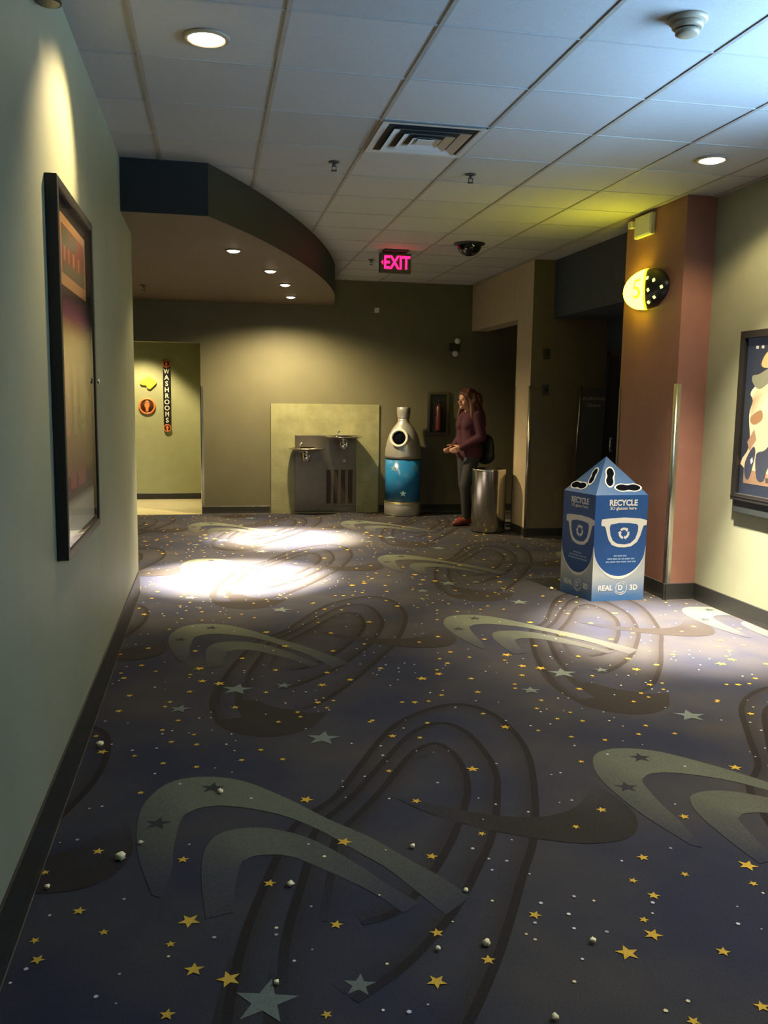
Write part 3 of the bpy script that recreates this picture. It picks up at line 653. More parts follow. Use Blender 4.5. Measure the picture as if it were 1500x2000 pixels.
for z in (1.945, 1.035):
    bm = BM(); lathe(bm, [(0,0),(.054,0),(.054,.006),(.044,.007),(.043,.003),(0,.003)], (-.612,WY-.02,z), (0,-1,0), seg=28); r_ = obj('end_roundel', bm, 'orange', t)
    bm = BM(); lathe(bm, [(0,.002),(.0425,.002),(.0425,.004),(0,.004)], (-.612,WY-.02,z), (0,-1,0), seg=28); obj('roundel_disc', bm, 'orangedark', r_)
    bm = BM(); person_glyph(bm, -.612, z, .082, WY-.024); obj('figure', bm, 'orange', r_)
for k, ch in enumerate('WASHROOMS'):
    bm = BM(); text_into(bm, ch, .093, (-.612,WY-.02,1.838-k*.0868), (1,0,0), (0,0,1), .003, .02, sx=.8 if ch in 'WM' else 1); obj('letter', bm, 'letter', t)

# ------------------------------------------------------------------ back wall: drinking fountain, cabinet, lights
wt = BM(); box(wt,.755,2.165,11.278,11.3,0,1.42)
tl = bpy.data.materials.new('olive wall tiles'); M['walltile'] = mat('olive wall tiles', (.235,.235,.125), .38, noise=.14, nscale=9)
ntt = M['walltile'].node_tree; bb = ntt.nodes['Principled BSDF']; src = bb.inputs['Base Color'].links[0].from_socket
br = ntt.nodes.new('ShaderNodeTexBrick'); br.offset = 0; br.inputs['Scale'].default_value = 1; br.inputs['Brick Width'].default_value = .2014; br.inputs['Row Height'].default_value = .2029; br.inputs['Mortar Size'].default_value = .003
br.inputs['Color1'].default_value = (1,1,1,1); br.inputs['Color2'].default_value = (.95,.95,.95,1); br.inputs['Mortar'].default_value = (.88,.87,.84,1)
tcx = ntt.nodes.new('ShaderNodeTexCoord'); mpp = ntt.nodes.new('ShaderNodeMapping'); mpp.inputs['Rotation'].default_value = (PI/2,0,0); mpp.inputs['Location'].default_value = (-.755,0,0)
mxx = ntt.nodes.new('ShaderNodeMix'); mxx.data_type = 'RGBA'; mxx.blend_type = 'MULTIPLY'; mxx.inputs['Factor'].default_value = 1
ntt.links.new(tcx.outputs['Object'], mpp.inputs['Vector']); ntt.links.new(mpp.outputs['Vector'], br.inputs['Vector']); ntt.links.new(src, mxx.inputs['A']); ntt.links.new(br.outputs['Color'], mxx.inputs['B']); ntt.links.new(mxx.outputs['Result'], bb.inputs['Base Color'])
struct('trim_7', wt, 'walltile')
t = thing('drinking_fountain', 'steel drinking fountain with two round basins on an olive tile panel', 'drinking fountain', (1.46,11.26,0))
bm = BM(); box(bm,1.062,1.862,11.262,11.278,.025,1.018,bev=.003); obj('back_panel', bm, 'steeldark', t)
bm = BM(); box(bm,1.42,1.85,11.254,11.262,.10,.60,bev=.002); gp = obj('access_panel', bm, 'steeldark', t)
bm = BM()
for k in range(4): box(bm,1.47+k*.095,1.53+k*.095,11.250,11.2545,.13,.57)
obj('grille_slots', bm, mat('dark grille', (.05,.035,.025), .5, .6), gp)
bm = BM(); cyl(bm,(1.70,11.262,.69),(1.70,11.25,.69),.02,seg=14); obj('push_button', bm, 'chrome', t)
def basin(x, z):
    y = 11.09
    bm = BM(); lathe(bm, [(0,-.055),(.06,-.054),(.11,-.040),(.20,-.012),(.235,.0),(.238,.006),(.230,.010),(.19,-.004),(.10,-.030),(0,-.036)], (x,y,z), seg=44)
    for w in bm.verts: w.co.y = min(w.co.y, 11.262)
    b = obj('basin', bm, 'steel', t)
    bm = BM(); cyl(bm,(x,y+.02,z-.05),(x,y+.02,z-.16),.052,.048,seg=24); cyl(bm,(x,y+.02,z-.10),(x,11.262,z-.10),.04,seg=16); obj('drain_housing', bm, 'chrome', b)
    bm = BM(); cyl(bm,(x-.09,y+.0,z-.02),(x-.09,y,z+.055),.013,.011,seg=12); cyl(bm,(x-.09,y,z+.05),(x-.06,y-.02,z+.078),.013,.012,seg=12); obj('bubbler', bm, 'chrome', b)
    return b
basin(1.195, .852); basin(1.672, 1.005)

t = thing('bottle_recycling_bin', 'large bottle shaped bin with silver dome and blue wrap by the back wall', 'recycling bin', (2.44,11.04,0))
bc = (2.44,11.04,0)
bm = BM(); lathe(bm, [(0,0),(.225,0),(.236,.015),(.236,.13),(.232,.145),(.236,.155),(.236,.166),(.225,.168)], bc, seg=48); obj('base', bm, 'bottlesilver', t)
bm = BM(); lathe(bm, [(.2255,.166),(.238,.168),(.238,.180),(.2255,.182)], bc, seg=48); obj('gold_band', bm, 'gold', t)
bm = BM(); lathe(bm, [(.2,.18),(.229,.18),(.229,.725),(.2,.728)], bc, seg=48); w_ = obj('blue_wrap', bm, 'bottleblue', t)
for a, z in ((-2.35,.62),(-1.0,.62),(-1.75,.30)):
    p = Vector((bc[0]+.229*math.cos(a), bc[1]+.229*math.sin(a), z)); n = Vector((math.cos(a),math.sin(a),0)); u = Vector((-math.sin(a),math.cos(a),0)); bm = BM()
    prism(bm, [((.045 if k%2==0 else .018)*math.sin(k*PI/5),(.045 if k%2==0 else .018)*math.cos(k*PI/5)) for k in range(10)], p, u, (0,0,1), -.004, .0015); obj('wrap_star', bm, mat('dull star print', (.22,.40,.38), .5), w_)
bm = BM(); lathe(bm, [(.2,.726),(.222,.728),(.222,.738),(.2,.74)], bc, seg=48); obj('seam', bm, 'black', t)
bm = BM(); lathe(bm, [(.2,.736),(.234,.738),(.236,.78),(.229,.86),(.212,.95),(.185,1.04),(.145,1.115),(.105,1.165),(.082,1.195),(.074,1.225),(.074,1.25),(.0,1.252)], bc, seg=48); obj('silver_dome', bm, 'bottlesilver', t)
bm = BM(); lathe(bm, [(0,1.25),(.076,1.25),(.080,1.262),(.084,1.30),(.088,1.335),(.088,1.385),(.082,1.395),(0,1.397)], bc, seg=40); obj('cap', bm, 'bottlesilver', t)
a = math.radians(-90-26); n = Vector((math.cos(a),math.sin(a),.18)).normalized(); p = Vector((bc[0]+.185*math.cos(a), bc[1]+.185*math.sin(a), 1.0))
bm = BM(); lathe(bm, [(.085,-.06),(.118,-.02),(.120,.050),(.112,.058),(.094,.058),(.086,.050),(.084,-.06)], p, n, seg=36); rg = obj('opening_rim', bm, 'white', t)
bm = BM(); lathe(bm, [(0,.0),(.085,.0),(.085,.012),(0,.012)], p+n*.018, n, seg=30); obj('dark_opening', bm, 'hole', rg)

t = thing('extinguisher_cabinet', 'recessed fire extinguisher cabinet on the dark back wall', 'extinguisher cabinet', (2.96,11.3,1.03))
bm = BM()
for b in ((2.812,2.848,1.03,1.60),(3.072,3.108,1.03,1.60),(2.848,3.072,1.03,1.066),(2.848,3.072,1.564,1.60)): box(bm, b[0],b[1],11.27,11.3,b[2],b[3],bev=.003)
obj('frame', bm, 'steeldark', t)
bm = BM(); box(bm,2.84,3.08,11.294,11.299,1.05,1.58); obj('cabinet_back', bm, 'black', t)
bm = BM(); lathe(bm, [(0,0),(.042,0),(.045,.01),(.045,.29),(.03,.33),(.014,.345),(.014,.38),(0,.38)], (2.96,11.245,1.09), seg=24); ex = obj('fire_extinguisher', bm, 'exting', t)
bm = BM(); cyl(bm,(2.96,11.245,1.46),(2.96,11.245,1.49),.018,seg=12); box(bm,2.90,2.975,11.235,11.255,1.485,1.50); cyl(bm,(2.94,11.235,1.47),(2.915,11.225,1.28),.008,seg=8); obj('valve', bm, 'black', ex)

t = thing('emergency_light', 'black emergency light with two pale lamp heads high on back wall', 'emergency light', (3.165,11.3,2.12))
bm = BM(); box(bm,3.10,3.225,11.255,11.303,2.13,2.235,bev=.006); obj('housing', bm, 'black', t)
for x, z in ((3.19,2.262),(3.162,2.098)):
    bm = BM(); lathe(bm, [(0,-.03),(.03,-.028),(.038,.0),(.036,.006),(0,.012)], (x,11.235,z), (-.25,-1,-.1), seg=24); obj('lamp_head', bm, 'white', t)
bm = BM(); box(bm,2.085,2.14,11.24,11.303,2.595,2.655,bev=.008); tag(obj('motion_sensor', bm, 'white'), 'tiny white sensor box high on the dark back wall', 'sensor')
for z, l in ((2.005,'upper small dark wall plate on the brown vestibule wall'),(1.62,'lower small dark wall plate on the brown vestibule wall')):
    t = thing('wall_plate', l, 'wall plate', (3.565,9.06,z), 'wall plates on the brown wall')
    bm = BM(); box(bm,3.535,3.605,9.03,9.06,z-.055,z+.055,bev=.004); obj('plate', bm, 'darkmetal', t)
    bm = BM(); box(bm,3.556,3.584,9.022,9.031,z-.025,z+.025,bev=.003); obj('button', bm, 'black', t)

# ------------------------------------------------------------------ steel bin by the pier
bc = (3.118,9.52,0)
t = thing('waste_bin', 'round brushed steel waste bin standing against the tan pier', 'waste bin', bc)
bm = BM(); lathe(bm, [(0,.012),(.192,.012),(.195,.02),(.195,.70),(.196,.712),(.190,.716),(.184,.71),(.184,.3),(0,.3)], bc, seg=64); obj('steel_drum', bm, 'steel', t)
bm = BM(); lathe(bm, [(0,0),(.190,0),(.190,.016),(0,.016)], bc, seg=48); obj('foot_ring', bm, 'black', t)
bm = BM(); lathe(bm, [(.183,.69),(.198,.712),(.197,.724),(.186,.726),(.181,.70)], bc, seg=64); obj('rim', bm, 'chrome', t)

# notice stand in the vestibule mouth
t = thing('notice_stand', 'dark notice panel stand with bright steel edge behind the blue bin', 'sign stand', (4.06,8.9,0))
U, Vv = Vector((.985,-.17,0)).normalized(), Vector((.035,0,1)).normalized(); O = Vector((3.885,8.93,.66)); Nn = U.cross(Vv)
bm = BM(); prism(bm, [(.02,0),(.29,0),(.29,.99),(.02,.99)], O, U, Vv, -.012, .0); obj('panel', bm, mat('dark grey panel', (.055,.056,.055), .35), t)
bm = BM(); cyl(bm, O+U*.011+Vv*.22, O+U*.011+Vv*.998, .013, seg=20); obj('steel_edge', bm, 'guard', t)
bm = BM(); prism(bm, [(-.022,0),(.026,0),(.026,.30),(-.022,.30)], O, U, Vv, -.016, .010); obj('lower_clamp', bm, 'steeldark', t)
bm = BM(); text_into(bm,'Auditorium',.052,O+U*.16+Vv*.875,U,Vv,.002,.01); obj('heading', bm, 'greytext', t)
bm = BM(); text_into(bm,'Closed',.052,O+U*.16+Vv*.80,U,Vv,.002,.01); obj('heading', bm, 'greytext', t)
bm = BM(); cyl(bm,O+U*.15+Vv*.0,(O+U*.15).to_3d()*1-Vector((0,0,.65)),.018,seg=14); obj('post', bm, 'darkmetal', t)
q = O+U*.15; bm = BM(); lathe(bm, [(0,0),(.15,0),(.15,.008),(.03,.02),(0,.022)], (q.x,q.y,0)); obj('foot', bm, 'darkmetal', t)

# ------------------------------------------------------------------ 3D glasses recycling box
F0, L0, R0 = Vector((2.81,6.03,0)), Vector((2.72,6.42,0)), Vector((3.236,6.036,0))
B0 = L0+R0-F0; HB = .808; AP = Vector((2.975,6.235,1.085))
t = thing('glasses_recycling_box', 'blue cardboard recycling box for 3D glasses with pyramid top', 'recycling box', tuple((L0+R0)/2))
Zv = Vector((0,0,1))
bm = BM()
c4 = [F0,R0,B0,L0]; lo = [bm.verts.new(p) for p in c4]; hi = [bm.verts.new(p+Zv*HB) for p in c4]
for k in range(4): bm.faces.new((lo[k],lo[(k+1)%4],hi[(k+1)%4],hi[k]))
bm.faces.new(lo[::-1]); bm.faces.new(hi)
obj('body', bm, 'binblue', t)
bm = BM(); hi = [bm.verts.new(p+Zv*(HB-.001)) for p in c4]; ap = bm.verts.new(AP)
for k in range(4): bm.faces.new((hi[k],hi[(k+1)%4],ap))
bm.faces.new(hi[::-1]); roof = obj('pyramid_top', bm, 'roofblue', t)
def bin_face(A, B):
    """printing on the face from A to B (left to right as seen from outside)"""
    U = (B-A); w = U.length; U = U.normalized(); n = U.cross(Zv)
    arc = lambda s: .19+.235*(1-math.sqrt(max(0,1-((s-.5)/.5)**2)))
    N = 36
    bm = BM(); ly = bm.verts.layers.float_color.new('print')
    cols = lambda z, s: tuple(a+(b-a)*min(1,max(0,(z-.03)/.17)) for a, b in zip((.035,.11,.27),(.30+.12*math.exp(-s*5),.33+.11*math.exp(-s*5),.35+.06*math.exp(-s*5))))
    rows = 6; g = {}
    for i in range(N+1):
        s = i/N; zt = arc(s)
        for j in range(rows+1):
            z = zt*j/rows; v_ = bm.verts.new(A+U*(w*s)+Zv*z+n*.0012); v_[ly] = (*cols(z, s),1); g[i,j] = v_
    for i in range(N):
        for j in range(rows): bm.faces.new((g[i,j],g[i+1,j],g[i+1,j+1],g[i,j+1]))
    obj('silver_print', bm, 'print', t)
    bm = BM(); pts = [(w*i/N, arc(i/N)) for i in range(N+1)] + [(w*i/N, arc(i/N)-.004-.020*math.sin(PI*i/N)) for i in range(N,-1,-1)]
    pts = pts[:N+1]+pts[N+2:-1]
    prism(bm, pts, A, U, Zv, .0012, .0022); obj('pale_rim', bm, 'pale', t)
    k = w/.426
    ctr = w*.565
    go = [(-.44,.600),(-.435,.577),(-.37,.572),(-.35,.555),(-.33,.52),(-.29,.47),(-.22,.43),(-.1,.412),(.03,.41),(.15,.418),(.26,.45),(.32,.50),(.355,.555),(.375,.575),(.43,.58),(.435,.615),(.3,.63),(0,.638),(-.3,.632),(-.43,.625)]
    gi = [(-.265,.585),(-.278,.56),(-.26,.51),(-.21,.465),(-.12,.44),(.02,.434),(.13,.442),(.22,.475),(.265,.53),(.27,.57),(.24,.588),(.1,.596),(-.1,.598)]
    bm = BM(); prism(bm, [(ctr+a*w, b) for a, b in go], A, U, Zv, .001, .0018); gobj = obj('glasses_print', bm, 'pale', t)
    bm = BM(); prism(bm, [(ctr+a*w, b) for a, b in gi], A, U, Zv, .0018, .0024); obj('lens_print', bm, 'binblue', gobj)
    bm = BM(); cz = .518
    for q in range(3):
        a0 = PI/2+q*2*PI/3; pts = []
        ri, ro = .026, .044
        for i in range(9):
            an = a0+.85-1.5*i/8; pts.append((an, ro))
        an = a0-.65
        tail = [(an, ro+.008), (an-.42, (ri+ro)/2), (an, ri-.008)]
        inn = [(a0+.85-1.5*i/8, ri) for i in range(8,-1,-1)]
        P = [(ctr+r*math.cos(x)*k, cz+r*math.sin(x)) for x, r in pts+tail+inn]
        prism(bm, P, A, U, Zv, .0024, .0032)
    obj('recycle_symbol', bm, 'pale', t)
    bm = BM(); text_into(bm,'RECYCLE',.062,A+U*(w*.53)+Zv*.748+n*.001,U,Zv,.001,.034,sx=k*.90); text_into(bm,'3D glasses here',.034,A+U*(w*.53)+Zv*.708+n*.001,U,Zv,.001,.01,sx=k*1.0); obj('lettering', bm, 'pale', t)
    bm = BM(); rr = random.Random(3)
    for z, h in ((.345,.29),(.322,.52),(.299,.58)):
        x = -h/2
        while x < h/2-.03:
            l = rr.uniform(.05,.11); prism(bm, [((.53+x)*w,z-.005),((.53+min(x+l,h/2))*w,z-.005),((.53+min(x+l,h/2))*w,z+.006),((.53+x)*w,z+.006)], A, U, Zv, .001, .0017); x += l+.015
    obj('small_print', bm, 'paleblue', t)
    bm = BM(); z = .098
    text_into(bm,'REAL',.056,A+U*(w*.255)+Zv*z+n*.0012,U,Zv,.0012,.03,sx=k*.95); text_into(bm,'D',.052,A+U*(w*.545)+Zv*z+n*.0012,U,Zv,.0012,.03,sx=k); text_into(bm,'3D',.056,A+U*(w*.80)+Zv*z+n*.0012,U,Zv,.0012,.03,sx=k*.95)
    for r0, r1, a0, a1 in ((.036,.040,.6,5.6),(.050,.054,-1.6,1.2),(.047,.051,3.6,5.2)):
        P = [(w*.545+r1*k*math.cos(a0+(a1-a0)*i/20), z+r1*math.sin(a0+(a1-a0)*i/20)) for i in range(21)]+[(w*.545+r0*k*math.cos(a0+(a1-a0)*i/20), z+r0*math.sin(a0+(a1-a0)*i/20)) for i in range(20,-1,-1)]
        prism(bm, P, A, U, Zv, .0012, .0024)
    obj('logo', bm, 'pale', t)
bin_face(F0, R0); bin_face(L0, F0)
def goggle(A, B, s, tt, ds, dt, wid):
    """goggle shaped slot on the roof face over edge A-B; centre (s,t), half axis (ds,dt)"""
    a, b = A+Zv*HB, B+Zv*HB; e1, e2 = b-a, AP-a; c = a+e1*s+e2*tt; n = e1.cross(e2).normalized()
    u = (e1*ds+e2*dt); L = u.length; u = u.normalized(); v = n.cross(u)
    def out(g):
        P = []
        for i in range(36):
            th = 2*PI*i/36; x = math.cos(th)*L; y = math.sin(th)*wid*(1-.42*math.exp(-(x/L)**2*9))
            r = math.hypot(x,y); P.append((x*(1+g/r) if r else x, y*(1+g/r)))
        return P
    bm = BM(); prism(bm, out(.013), c, u, v, .0006, .0016); e = obj('slot_outline', bm, 'pale', roof)
    bm = BM(); prism(bm, out(0), c, u, v, .0016, .0024); obj('glasses_slot', bm, 'hole', roof)
goggle(F0,R0,.573,.187,.235,.0,.034); goggle(F0,R0,.174,.46,-.035,.23,.036)
goggle(L0,F0,.242,.182,.22,.0,.034); goggle(L0,F0,.318,.46,-.16,.20,.030)

# ------------------------------------------------------------------ the person by the back wall
PO = Vector((3.05,10.12,0)); FW = Vector((-.95,-.31,0)).normalized(); LF = Vector((-FW.y*-1 if False else FW.y*-1, FW.x, 0))
LF = Vector((-FW.y, FW.x, 0))
def W(f, l, z): return PO+FW*f+LF*l+Vector((0,0,z))
def capsule(bm, a, b, ra, rb, seg=14):
    a, b = Vector(a), Vector(b); u, v, d = frame_of(b-a if (b-a).length > 1e-5 else (0,0,1)); rings = []
    for k in range(5): th = PI/2*k/5; rings.append((a-d*ra*math.cos(th), ra*math.sin(th)))
    rings.append((a, ra)); rings.append((b, rb))
    for k in range(4,-1,-1): th = PI/2*k/5; rings.append((b+d*rb*math.cos(th), rb*math.sin(th)))
    prev = None
    for c, r in rings:
        cur = [bm.verts.new(c)] if r < 1e-6 else [bm.verts.new(c+(u*math.cos(2*PI*i/seg)+v*math.sin(2*PI*i/seg))*r) for i in range(seg)]
        if prev:
            for i in range(seg):
                j = (i+1)%seg; q = list(dict.fromkeys([prev[i%len(prev)],prev[j%len(prev)],cur[j%len(cur)],cur[i%len(cur)]]))
                if len(q) > 2: bm.faces.new(q)
        prev = cur
def ell(bm, c, rf, rl, rz, seg=20, tilt=0):
    n = 14; prev = None
    for j in range(n+1):
        th = PI*j/n; r = math.sin(th)
        cur = [bm.verts.new(c+FW*(rf*r*math.cos(2*PI*i/seg))+LF*(rl*r*math.sin(2*PI*i/seg))+Zv*(rz*math.cos(th))) for i in range(seg)] if 0<j<n else [bm.verts.new(c+Zv*(rz*math.cos(th)))]
        if prev:
            for i in range(seg):
                k = (i+1)%seg; q = list(dict.fromkeys([prev[i%len(prev)],prev[k%len(prev)],cur[k%len(cur)],cur[i%len(cur)]]))
                if len(q) > 2: bm.faces.new(q)
        prev = cur
def fused(name, bm, m, parent, voxel, it=6):
    """one continuous surface from overlapping volumes"""
    bmesh.ops.recalc_face_normals(bm, faces=bm.faces[:])
    me = bpy.data.meshes.new(name); bm.to_mesh(me); bm.free()
    o = bpy.data.objects.new(name, me); COL.objects.link(o)
    r = o.modifiers.new('fuse', 'REMESH'); r.mode = 'VOXEL'; r.voxel_size = voxel
    s = o.modifiers.new('soft', 'SMOOTH'); s.iterations = it; s.factor = .5
    bpy.context.view_layer.update()
    m2 = bpy.data.meshes.new_from_object(o.evaluated_get(bpy.context.evaluated_depsgraph_get()))
    bpy.data.objects.remove(o); bpy.data.meshes.remove(me)
    b2 = BM(); b2.from_mesh(m2); bpy.data.meshes.remove(m2)
    for f in b2.faces: f.smooth = True
    return obj(name, b2, m, parent)
t = thing('person', 'person with long auburn hair in maroon sweater and dark trousers', 'person', tuple(PO))
LEGS = ((1,.10,.10),(-1,-.06,-.02))                     # side, forward offset of foot, knee
def limbs(bm, g, arms=True, legs=True, torso=True, hands=True):
    c = lambda a, b, ra, rb: capsule(bm, W(*a), W(*b), ra+g, rb+g)
    if torso:
        c((0,.075,.88),(0,-.075,.88),.112,.112); c((0,.05,.90),(.01,.055,1.10),.110,.092); c((0,-.05,.90),(.01,-.055,1.10),.110,.092)
        c((.01,.05,1.10),(.015,.065,1.24),.095,.098); c((.01,-.05,1.10),(.015,-.065,1.24),.095,.098)
        c((.0,.15,1.315),(.0,-.15,1.315),.052,.052); c((.05,.06,1.21),(.06,.065,1.20),.07,.07); c((.05,-.06,1.21),(.06,-.065,1.20),.07,.07)
        c((0,.06,1.28),(0,-.06,1.28),.085,.085)
    if arms:
        for s in (1,-1):
            c((0,.165*s,1.31),(-.03,.215*s,1.06),.052,.042); c((-.03,.215*s,1.06),(.165,.085*s,.935),.042,.028)
    if legs:
        for s, ff, kk in LEGS:
            c((0,.085*s,.86),(kk*.8+.02,.085*s,.47),.088,.058); c((kk*.8+.02,.085*s,.47),(ff-.02,.085*s,.09),.056,.038)
    return bm
bm = limbs(BM(), 0)
c = lambda a, b, ra, rb: capsule(bm, W(*a), W(*b), ra, rb, 12)
c((.005,0,1.32),(.035,0,1.43),.052,.048)
HC = W(.055,0,1.50)
ell(bm, HC+Zv*.02, .092, .073, .098); ell(bm, HC+FW*.030-Zv*.055, .058, .052, .058); 
c((.143,0,1.495),(.163,0,1.468),.010,.014)              # nose
c((.125,0,1.405),(.128,0,1.407),.022,.022)              # chin
for s in (1,-1): 
    ell(bm, W(.045,.074*s,1.495), .018, .010, .030); c((.125,.030*s,1.522),(.127,.034*s,1.522),.014,.014)
    ell(bm, W(.112,.040*s,1.465), .022, .020, .022)
    # hand: palm and five separate bent fingers
    wp, dirv = Vector((.165,.085*s,.935)), Vector((.86,-.38*s,-.36)).normalized()
    upv = Vector((.30,-.10*s,.92)); side_ = dirv.cross(upv).normalized(); upv = side_.cross(dirv)
    PT = lambda d, a, b: tuple(wp+dirv*d+upv*a+side_*b)
    for a in (-.026,-.010,.008,.024): c(PT(.0,a*.5,0),PT(.075,a,0),.017,.014)
    for a, l in ((.030,.062),(.011,.072),(-.009,.067),(-.028,.052)):
        k1 = PT(.075,a,0); k2 = PT(.075+l*.5,a*.96,.014); k3 = PT(.075+l*.82,a*.9,.036); k4 = PT(.075+l*.9,a*.85,.055)
        c(k1,k2,.0095,.009); c(k2,k3,.009,.0082); c(k3,k4,.0082,.0075)
    c(PT(.018,.022,.0),PT(.048,.046,.012),.013,.011); c(PT(.048,.046,.012),PT(.075,.052,.030),.011,.009)
    # feet
for s, ff, kk in LEGS: c((ff-.03,.085*s,.05),(ff+.12,.095*s,.035),.036,.026)
body = fused('body', bm, 'skin', t, .0058, 3)
for s in (1,-1):
    bm = BM(); ell(bm, W(.137,.031*s,1.502), .006, .009, .004, 12); obj('eye', bm, 'eye', t)
bm = BM(); ell(bm, W(.146,0,1.441), .009, .023, .008, 12); obj('mouth', bm, 'lip', t)
bm = limbs(BM(), .014, legs=False)
bmesh.ops.translate(bm, verts=[], vec=(0,0,0))
fused('sweater', bm, 'sweater', t, .010, 5)
bm = limbs(BM(), .011, arms=False, torso=False); capsule(bm, W(0,.075,.87), W(0,-.075,.87), .118, .118); capsule(bm, W(0,.07,.93), W(0,-.07,.93), .115, .115)
fused('trousers', bm, 'trousers', t, .010, 5)
for s, ff, kk in LEGS:
    bm = BM(); capsule(bm, W(ff-.04,.085*s,.050), W(ff+.10,.092*s,.042), .046, .040); capsule(bm, W(ff+.09,.092*s,.040), W(ff+.15,.096*s,.034), .040, .030); capsule(bm, W(ff-.025,.085*s,.05), W(ff-.02,.085*s,.12), .048, .046)
    for w in bm.verts: w.co.z = max(w.co.z, .004)
    fused('shoe', bm, 'shoe', t, .008, 3)
bm = BM()
ell(bm, W(.022,0,1.540), .116, .106, .102)
hr = random.Random(11)
for k in range(34):                                     # long loose locks down to the shoulder blades
    a = PI*.36+ (2*PI-PI*.72)*k/33; f, l = math.cos(a), math.sin(a)
    z1 = 1.20+hr.uniform(-.07,.06)
    p0 = W(.03+.075*f, .080*l, 1.56); p1 = W(.01+.098*f, .115*l, 1.44+hr.uniform(-.02,.02)); p2 = W(-.03+.105*f+(.05 if f > 0 else -.02), .150*l, 1.32); p3 = W(-.05+.10*f+(.05 if f > 0 else -.02), .155*l+hr.uniform(-.02,.02), z1)
    capsule(bm, p0, p1, .026, .026, 8); capsule(bm, p1, p2, .026, .024, 8); capsule(bm, p2, p3, .024, .012, 8)
for k in range(9):
    q = k-4; capsule(bm, W(.05,.012*q,1.612), W(.135-.010*abs(q),.020*q,1.585-.008*abs(q)), .026, .020, 8); capsule(bm, W(.135-.010*abs(q),.020*q,1.585-.008*abs(q)), W(.126-.014*abs(q),.026*q,1.555-.010*abs(q)), .020, .010, 8)
for k in range(40):                                     # loose curls around the sides and back
    a = PI*.40+(2*PI-PI*.80)*hr.random(); z = hr.uniform(1.22,1.56); e = .10 if z > 1.45 else .10+.05*(1.45-z)/.2
    capsule(bm, W(.0+e*math.cos(a),e*math.sin(a),z), W(.0+(e+.03)*math.cos(a),(e+.03)*math.sin(a),z-.05), .030, .022, 8)
fused('hair', bm, 'hair', t, .008, 2)

t = thing('shoulder_bag', 'dark bag hanging behind the person in the maroon sweater', 'bag', tuple(W(-.20,-.02,.72)))
bm = BM()
for f_, l_, z_, a_, b_, c_ in ((-.245,.0,.92,.075,.15,.15),(-.235,.0,.83,.085,.17,.11),(-.25,.0,1.0,.055,.13,.09)): ell(bm, W(f_,l_,z_), a_, b_, c_)
fused('bag_body', bm, 'bag', t, .012, 6)
bm = BM(); P = smooth_line([tuple(W(-.225,-.15,1.02)), tuple(W(-.17,-.135,1.20)), tuple(W(-.06,-.125,1.385)), tuple(W(.02,-.12,1.392)), tuple(W(-.08,-.13,1.37)), tuple(W(-.22,-.07,1.18)), tuple(W(-.225,.02,1.05))], 28)
for a, b in zip(P, P[1:]): capsule(bm, a, b, .011, .011, 8)
obj('strap', bm, 'bag', t)

# ------------------------------------------------------------------ popcorn dropped on the carpet
POP = [(-.481,3.74,.020,'popcorn crumb lying beside the left baseboard above a gold star'),
 (-.304,2.777,.019,'popcorn crumb on dark carpet left of the big pale swoosh'),
 (.02,3.212,.013,'popcorn crumb touching the dark star on the left pale swoosh'),
 (.227,2.528,.013,'popcorn crumb between the two tails of the left pale swoosh'),
 (.65,2.691,.011,'popcorn crumb on the tip of the upper pale swoosh tail'),
 (.733,2.14,.014,'large popcorn crumb on grey carpet at bottom centre'),
 (-.505,2.637,.011,'popcorn crumb at far left beside the lower baseboard'),
 (-.246,2.867,.010,'small popcorn crumb on the lower edge of the pale swoosh'),
 (.753,2.406,.009,'small popcorn crumb right of the pale swoosh tail'),
 (1.03,2.10,.011,'popcorn crumb just left of the largest gold star at bottom right'),
 (.809,1.832,.011,'popcorn crumb at the bottom edge of the picture'),
 (.595,2.143,.009,'small popcorn crumb left of the large crumb at bottom centre'),
 (.15,2.079,.009,'small popcorn crumb above the big pale star at bottom left'),
 (2.66,6.45,.018,'popcorn crumb on the floor left of the blue recycling box')]
pr = random.Random(2)
for x, y, r, l in POP:
    bm = BM(); bmesh.ops.create_icosphere(bm, subdivisions=2, radius=r*.8)
    ph = [pr.uniform(0,6) for _ in range(3)]
    for w in bm.verts:
        d_ = w.co.normalized(); w.co *= 1+.32*math.sin(d_.x*4+ph[0])*math.sin(d_.y*4+ph[1])+.15*math.sin(d_.z*6+ph[2]); w.co.z *= .75
    lo_ = min(w.co.z for w in bm.verts)
    for w in bm.verts: w.co += Vector((x,y,-lo_+.0028))
    for f in bm.faces: f.smooth = True
    tag(obj('popcorn', bm, 'popcorn'), l, 'popcorn', 'popcorn crumbs on the carpet')

# ------------------------------------------------------------------ light
def spot(name, loc, tgt, e, ang, blend, col_=(1,.80,.52), size=.04):
    l = bpy.data.lights.new(name, 'SPOT'); l.energy = e; l.spot_size = math.radians(ang); l.spot_blend = blend; l.color = col_; l.shadow_soft_size = size
    o = bpy.data.objects.new(name, l); COL.objects.link(o); o.location = loc
    o.rotation_euler = (Vector(tgt)-Vector(loc)).to_track_quat('-Z','Y').to_euler(); return o
WARM = (1,.78,.42); FILL_BELOW, SKY_S = 118, 2.6
def can(x, y, z, core, spill, ca=44, sa_=138, halo=0, sb=.4):
    if halo: spot('downlight_halo', (x,y,z-.05), (x,y,0), halo, 74, 1, (1,.84,.60))
    spot('downlight_beam', (x,y,z-.05), (x,y,0), core, ca, .9, (1,.88,.70))
    spot('downlight_spill', (x,y,z-.05), (x,y,0), spill, sa_, sb, WARM)
spot('downlight_beam', (0,3.965,CZ-.05), (-.55,3.66,2.32), 190, 66, 1, WARM)      # turned towards the wall and its poster
spot('downlight_spill', (0,3.965,CZ-.05), (0,3.965,0), 10, 120, .6, WARM)
can(3.05, 5.12, CZ, 5000, 60, 42, halo=900)
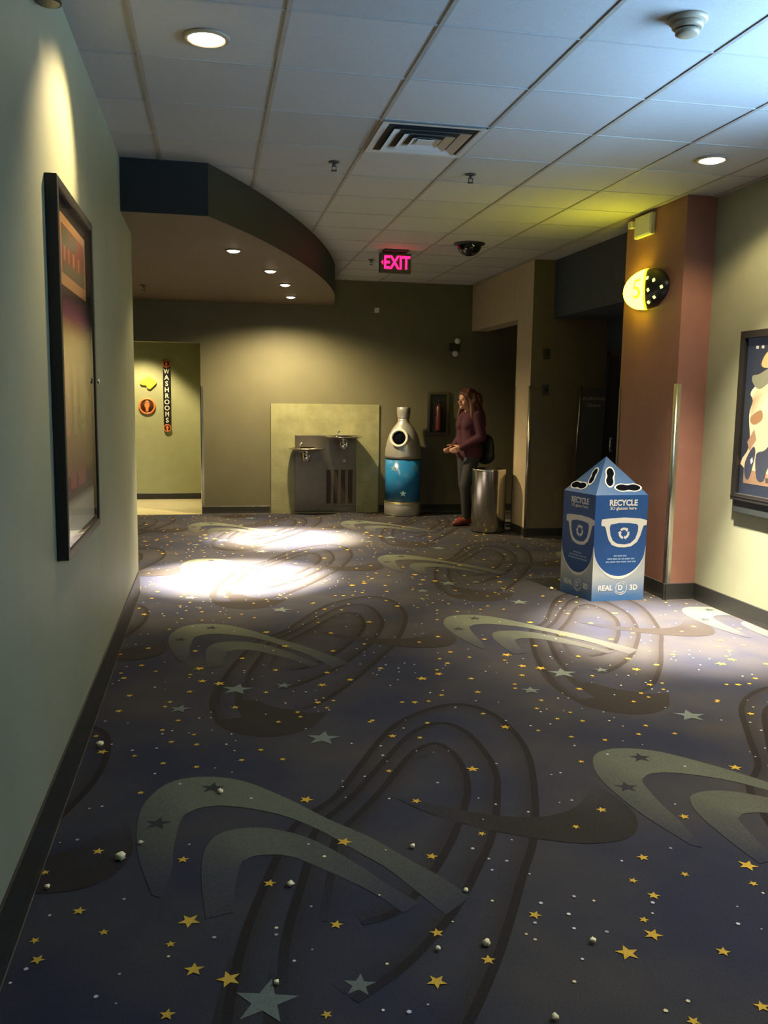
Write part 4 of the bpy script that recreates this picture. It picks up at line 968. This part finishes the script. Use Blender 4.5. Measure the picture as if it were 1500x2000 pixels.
can(.193, 7.276, SZ, 10500, 50, 40, halo=900)
can(.556, 8.331, SZ, 60, 40)
can(.772, 9.286, SZ, 7500, 25, 40, halo=650)
can(.928, 10.38, SZ, 60, 470, sa_=157, sb=.75)
can(-.95, 12.35, 2.75, 200, 340, sa_=86)
for x_, y_, e_ in ((3.05,2.5,330),(2.4,-1.2,300)): can(x_, y_, CZ, 40, e_, sa_=112, sb=1)         # unseen lamps added out of view to fill the floor with warm light
spot('spotlight_beam', (-.46,3.2,2.75), (-.56,3.72,2.30), 2, 70, 1, WARM, .02)

w = bpy.data.worlds.new('sky'); SC.world = w; w.use_nodes = True
nt = w.node_tree; bg = nt.nodes['Background']                 # strong blue glow below the horizon added for the ceiling, softer sky above
tcw = nt.nodes.new('ShaderNodeTexCoord'); sx_ = nt.nodes.new('ShaderNodeSeparateXYZ'); rp_ = nt.nodes.new('ShaderNodeMapRange')
rp_.inputs['From Min'].default_value = -.50; rp_.inputs['From Max'].default_value = -.08; rp_.inputs['To Min'].default_value = FILL_BELOW; rp_.inputs['To Max'].default_value = SKY_S
nt.links.new(tcw.outputs['Generated'], sx_.inputs[0]); nt.links.new(sx_.outputs['Z'], rp_.inputs['Value']); nt.links.new(rp_.outputs['Result'], bg.inputs['Strength'])
bg.inputs['Color'].default_value = (.36,.64,1,1)
pl_ = bpy.data.lights.new('added_window_portal', 'AREA'); pl_.shape = 'RECTANGLE'; pl_.size = 3.7; pl_.size_y = .92; pl_.cycles.is_portal = True
po = bpy.data.objects.new('added_window_portal', pl_); COL.objects.link(po); po.location = (3.83,2.05,2.36); po.rotation_euler = Vector((-1,0,0)).to_track_quat('-Z','Y').to_euler()

# ------------------------------------------------------------------ camera
cam = bpy.data.cameras.new('camera'); co = bpy.data.objects.new('camera', cam); COL.objects.link(co)
cam.sensor_fit = 'VERTICAL'; cam.sensor_height = 24; cam.lens = 1703.78/2000*24; cam.clip_start = .05
r, u, f = Vector((.98098621,-.19353874,.0144501)), Vector((.01089408,.12925045,.99155214)), Vector((.19377143,.97254156,-.1289013))
co.matrix_world = Matrix(((r.x,u.x,-f.x,0),(r.y,u.y,-f.y,0),(r.z,u.z,-f.z,1.5),(0,0,0,1)))
SC.camera = co
vs = SC.view_settings; vs.view_transform = 'Standard'; vs.look = 'None'; vs.exposure = 0; vs.gamma = 1; vs.use_curve_mapping = False
